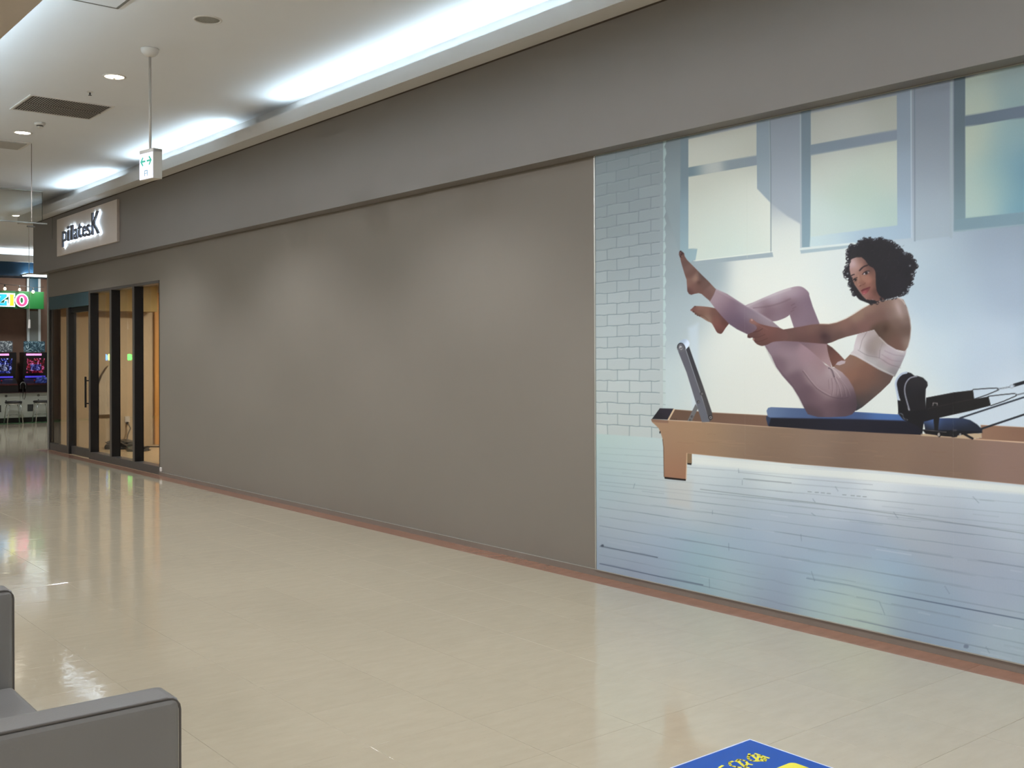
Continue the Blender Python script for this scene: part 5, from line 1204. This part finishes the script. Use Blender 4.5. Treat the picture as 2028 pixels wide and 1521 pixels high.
M_chrome = mat('stool_chrome', (190, 194, 188), rough=0.25, metal=0.8, var=0.03)
def stool(x, y, label):
    t = thing('stool', label, 'stool', (x, y, 0), 'low arcade stools')
    bm = bmesh.new(); add_lathe(bm, (x, y, 0.47), [(0.165, 0.0), (0.18, 0.012), (0.18, 0.03), (0.165, 0.045), (0.1, 0.05)], n=24); mk('seat', bm, mat('stool_seat_black', (38, 36, 34), rough=0.5), t, smooth=True)
    bm = bmesh.new(); add_lathe(bm, (x, y, 0.44), [(0.17, 0.0), (0.172, 0.03)], n=24); mk('seat_ring', bm, M_chrome, t)
    for sx in (-1, 1):
        for sy in (-1, 1):
            bm = bmesh.new(); add_tube(bm, [(x + sx * 0.11, y + sy * 0.11, 0.45), (x + sx * 0.135, y + sy * 0.13, 0.34), (x + sx * 0.165, y + sy * 0.15, 0.0)], 0.011, 8); mk('leg', bm, M_chrome, t, smooth=True)
    bm = bmesh.new(); add_tube(bm, [(x + 0.145 * math.cos(k * PI / 10), y + 0.145 * math.sin(k * PI / 10), 0.2) for k in range(21)], 0.006, 6, caps=False); mk('foot_ring', bm, M_chrome, t)
stool(6.33, ARC - 0.32, 'chrome legged stool with black seat under the blue screen machine')
stool(6.93, ARC - 0.32, 'chrome legged stool with black seat under the red screen machine')
hp = thing('headphones', 'dark headset hung on a small stand between the two machines', 'headphones', (6.62, ARC + 0.05, 0.70))
mk('stand', B((6.61, 6.63, ARC + 0.04, ARC + 0.06, 0.70, 0.9), (6.57, 6.67, ARC + 0.0, ARC + 0.1, 0.70, 0.71)), M_dark, hp)
bm = bmesh.new(); add_tube(bm, [(6.62 + 0.055 * math.cos(k * PI / 10), ARC + 0.03, 0.86 + 0.07 * math.sin(k * PI / 10)) for k in range(11)], 0.012, 8); mk('headband', bm, mat('headset_grey', (110, 112, 108), rough=.4), hp)
for s_ in (-1, 1): mk('ear_cup', B((6.62 + s_ * 0.055 - 0.018, 6.62 + s_ * 0.055 + 0.018, ARC + 0.0, ARC + 0.06, 0.78, 0.87)), M_dark, hp, bevel=0.01)
bm = bmesh.new(); add_tube(bm, [(6.6, ARC - 0.075, 0.71), (6.585, ARC - 0.08, 0.62), (6.595, ARC - 0.08, 0.55), (6.62, ARC - 0.08, 0.54), (6.64, ARC - 0.08, 0.6), (6.65, ARC - 0.075, 0.71)], 0.006, 6); hc = mk('headset_cable', bm, M_dark); tag(hc, 'black cable loop hanging from the counter between the machines', 'cable')
# neon bars further along the arcade front
for x, w, c_, lb in ((1.64, .08, (40, 150, 255), 'blue'), (1.49, .09, (215, 245, 110), 'yellow'), (1.04, .25, (20, 240, 90), 'green')):
    t = thing('neon_bar', lb + ' neon bar on the arcade front outside the picture', 'neon light', (x, ARC + 0.3, 1.4))
    mk('mount', B((x - .02, x + w + .02, ARC + 0.32, ARC + 0.36, 1.38, 1.62)), M_dark, t)
    bm = bmesh.new(); add_tube(bm, [(x, ARC + 0.3, 1.5), (x + w, ARC + 0.3, 1.5)], 0.075, 10); mk('tube', bm, mat('neon_' + lb, c_, rough=.4, emit=c_, estr=6.0, var=0), t, smooth=True)

# small lump of blue and white plastic on the red machine's control panel
M_bb = mat('bag_blue', (40, 62, 150), rough=0.4, var=0.4, scale=14)
pb = mk('plastic_bag', blob('b', (7.02, ARC + 0.0, 0.905), (0.13, 0.06, 0.1), M_bb, 9, amp=0.22), M_bb); tag(pb, 'blue plastic bag heaped on the red screen machine controls', 'bag')
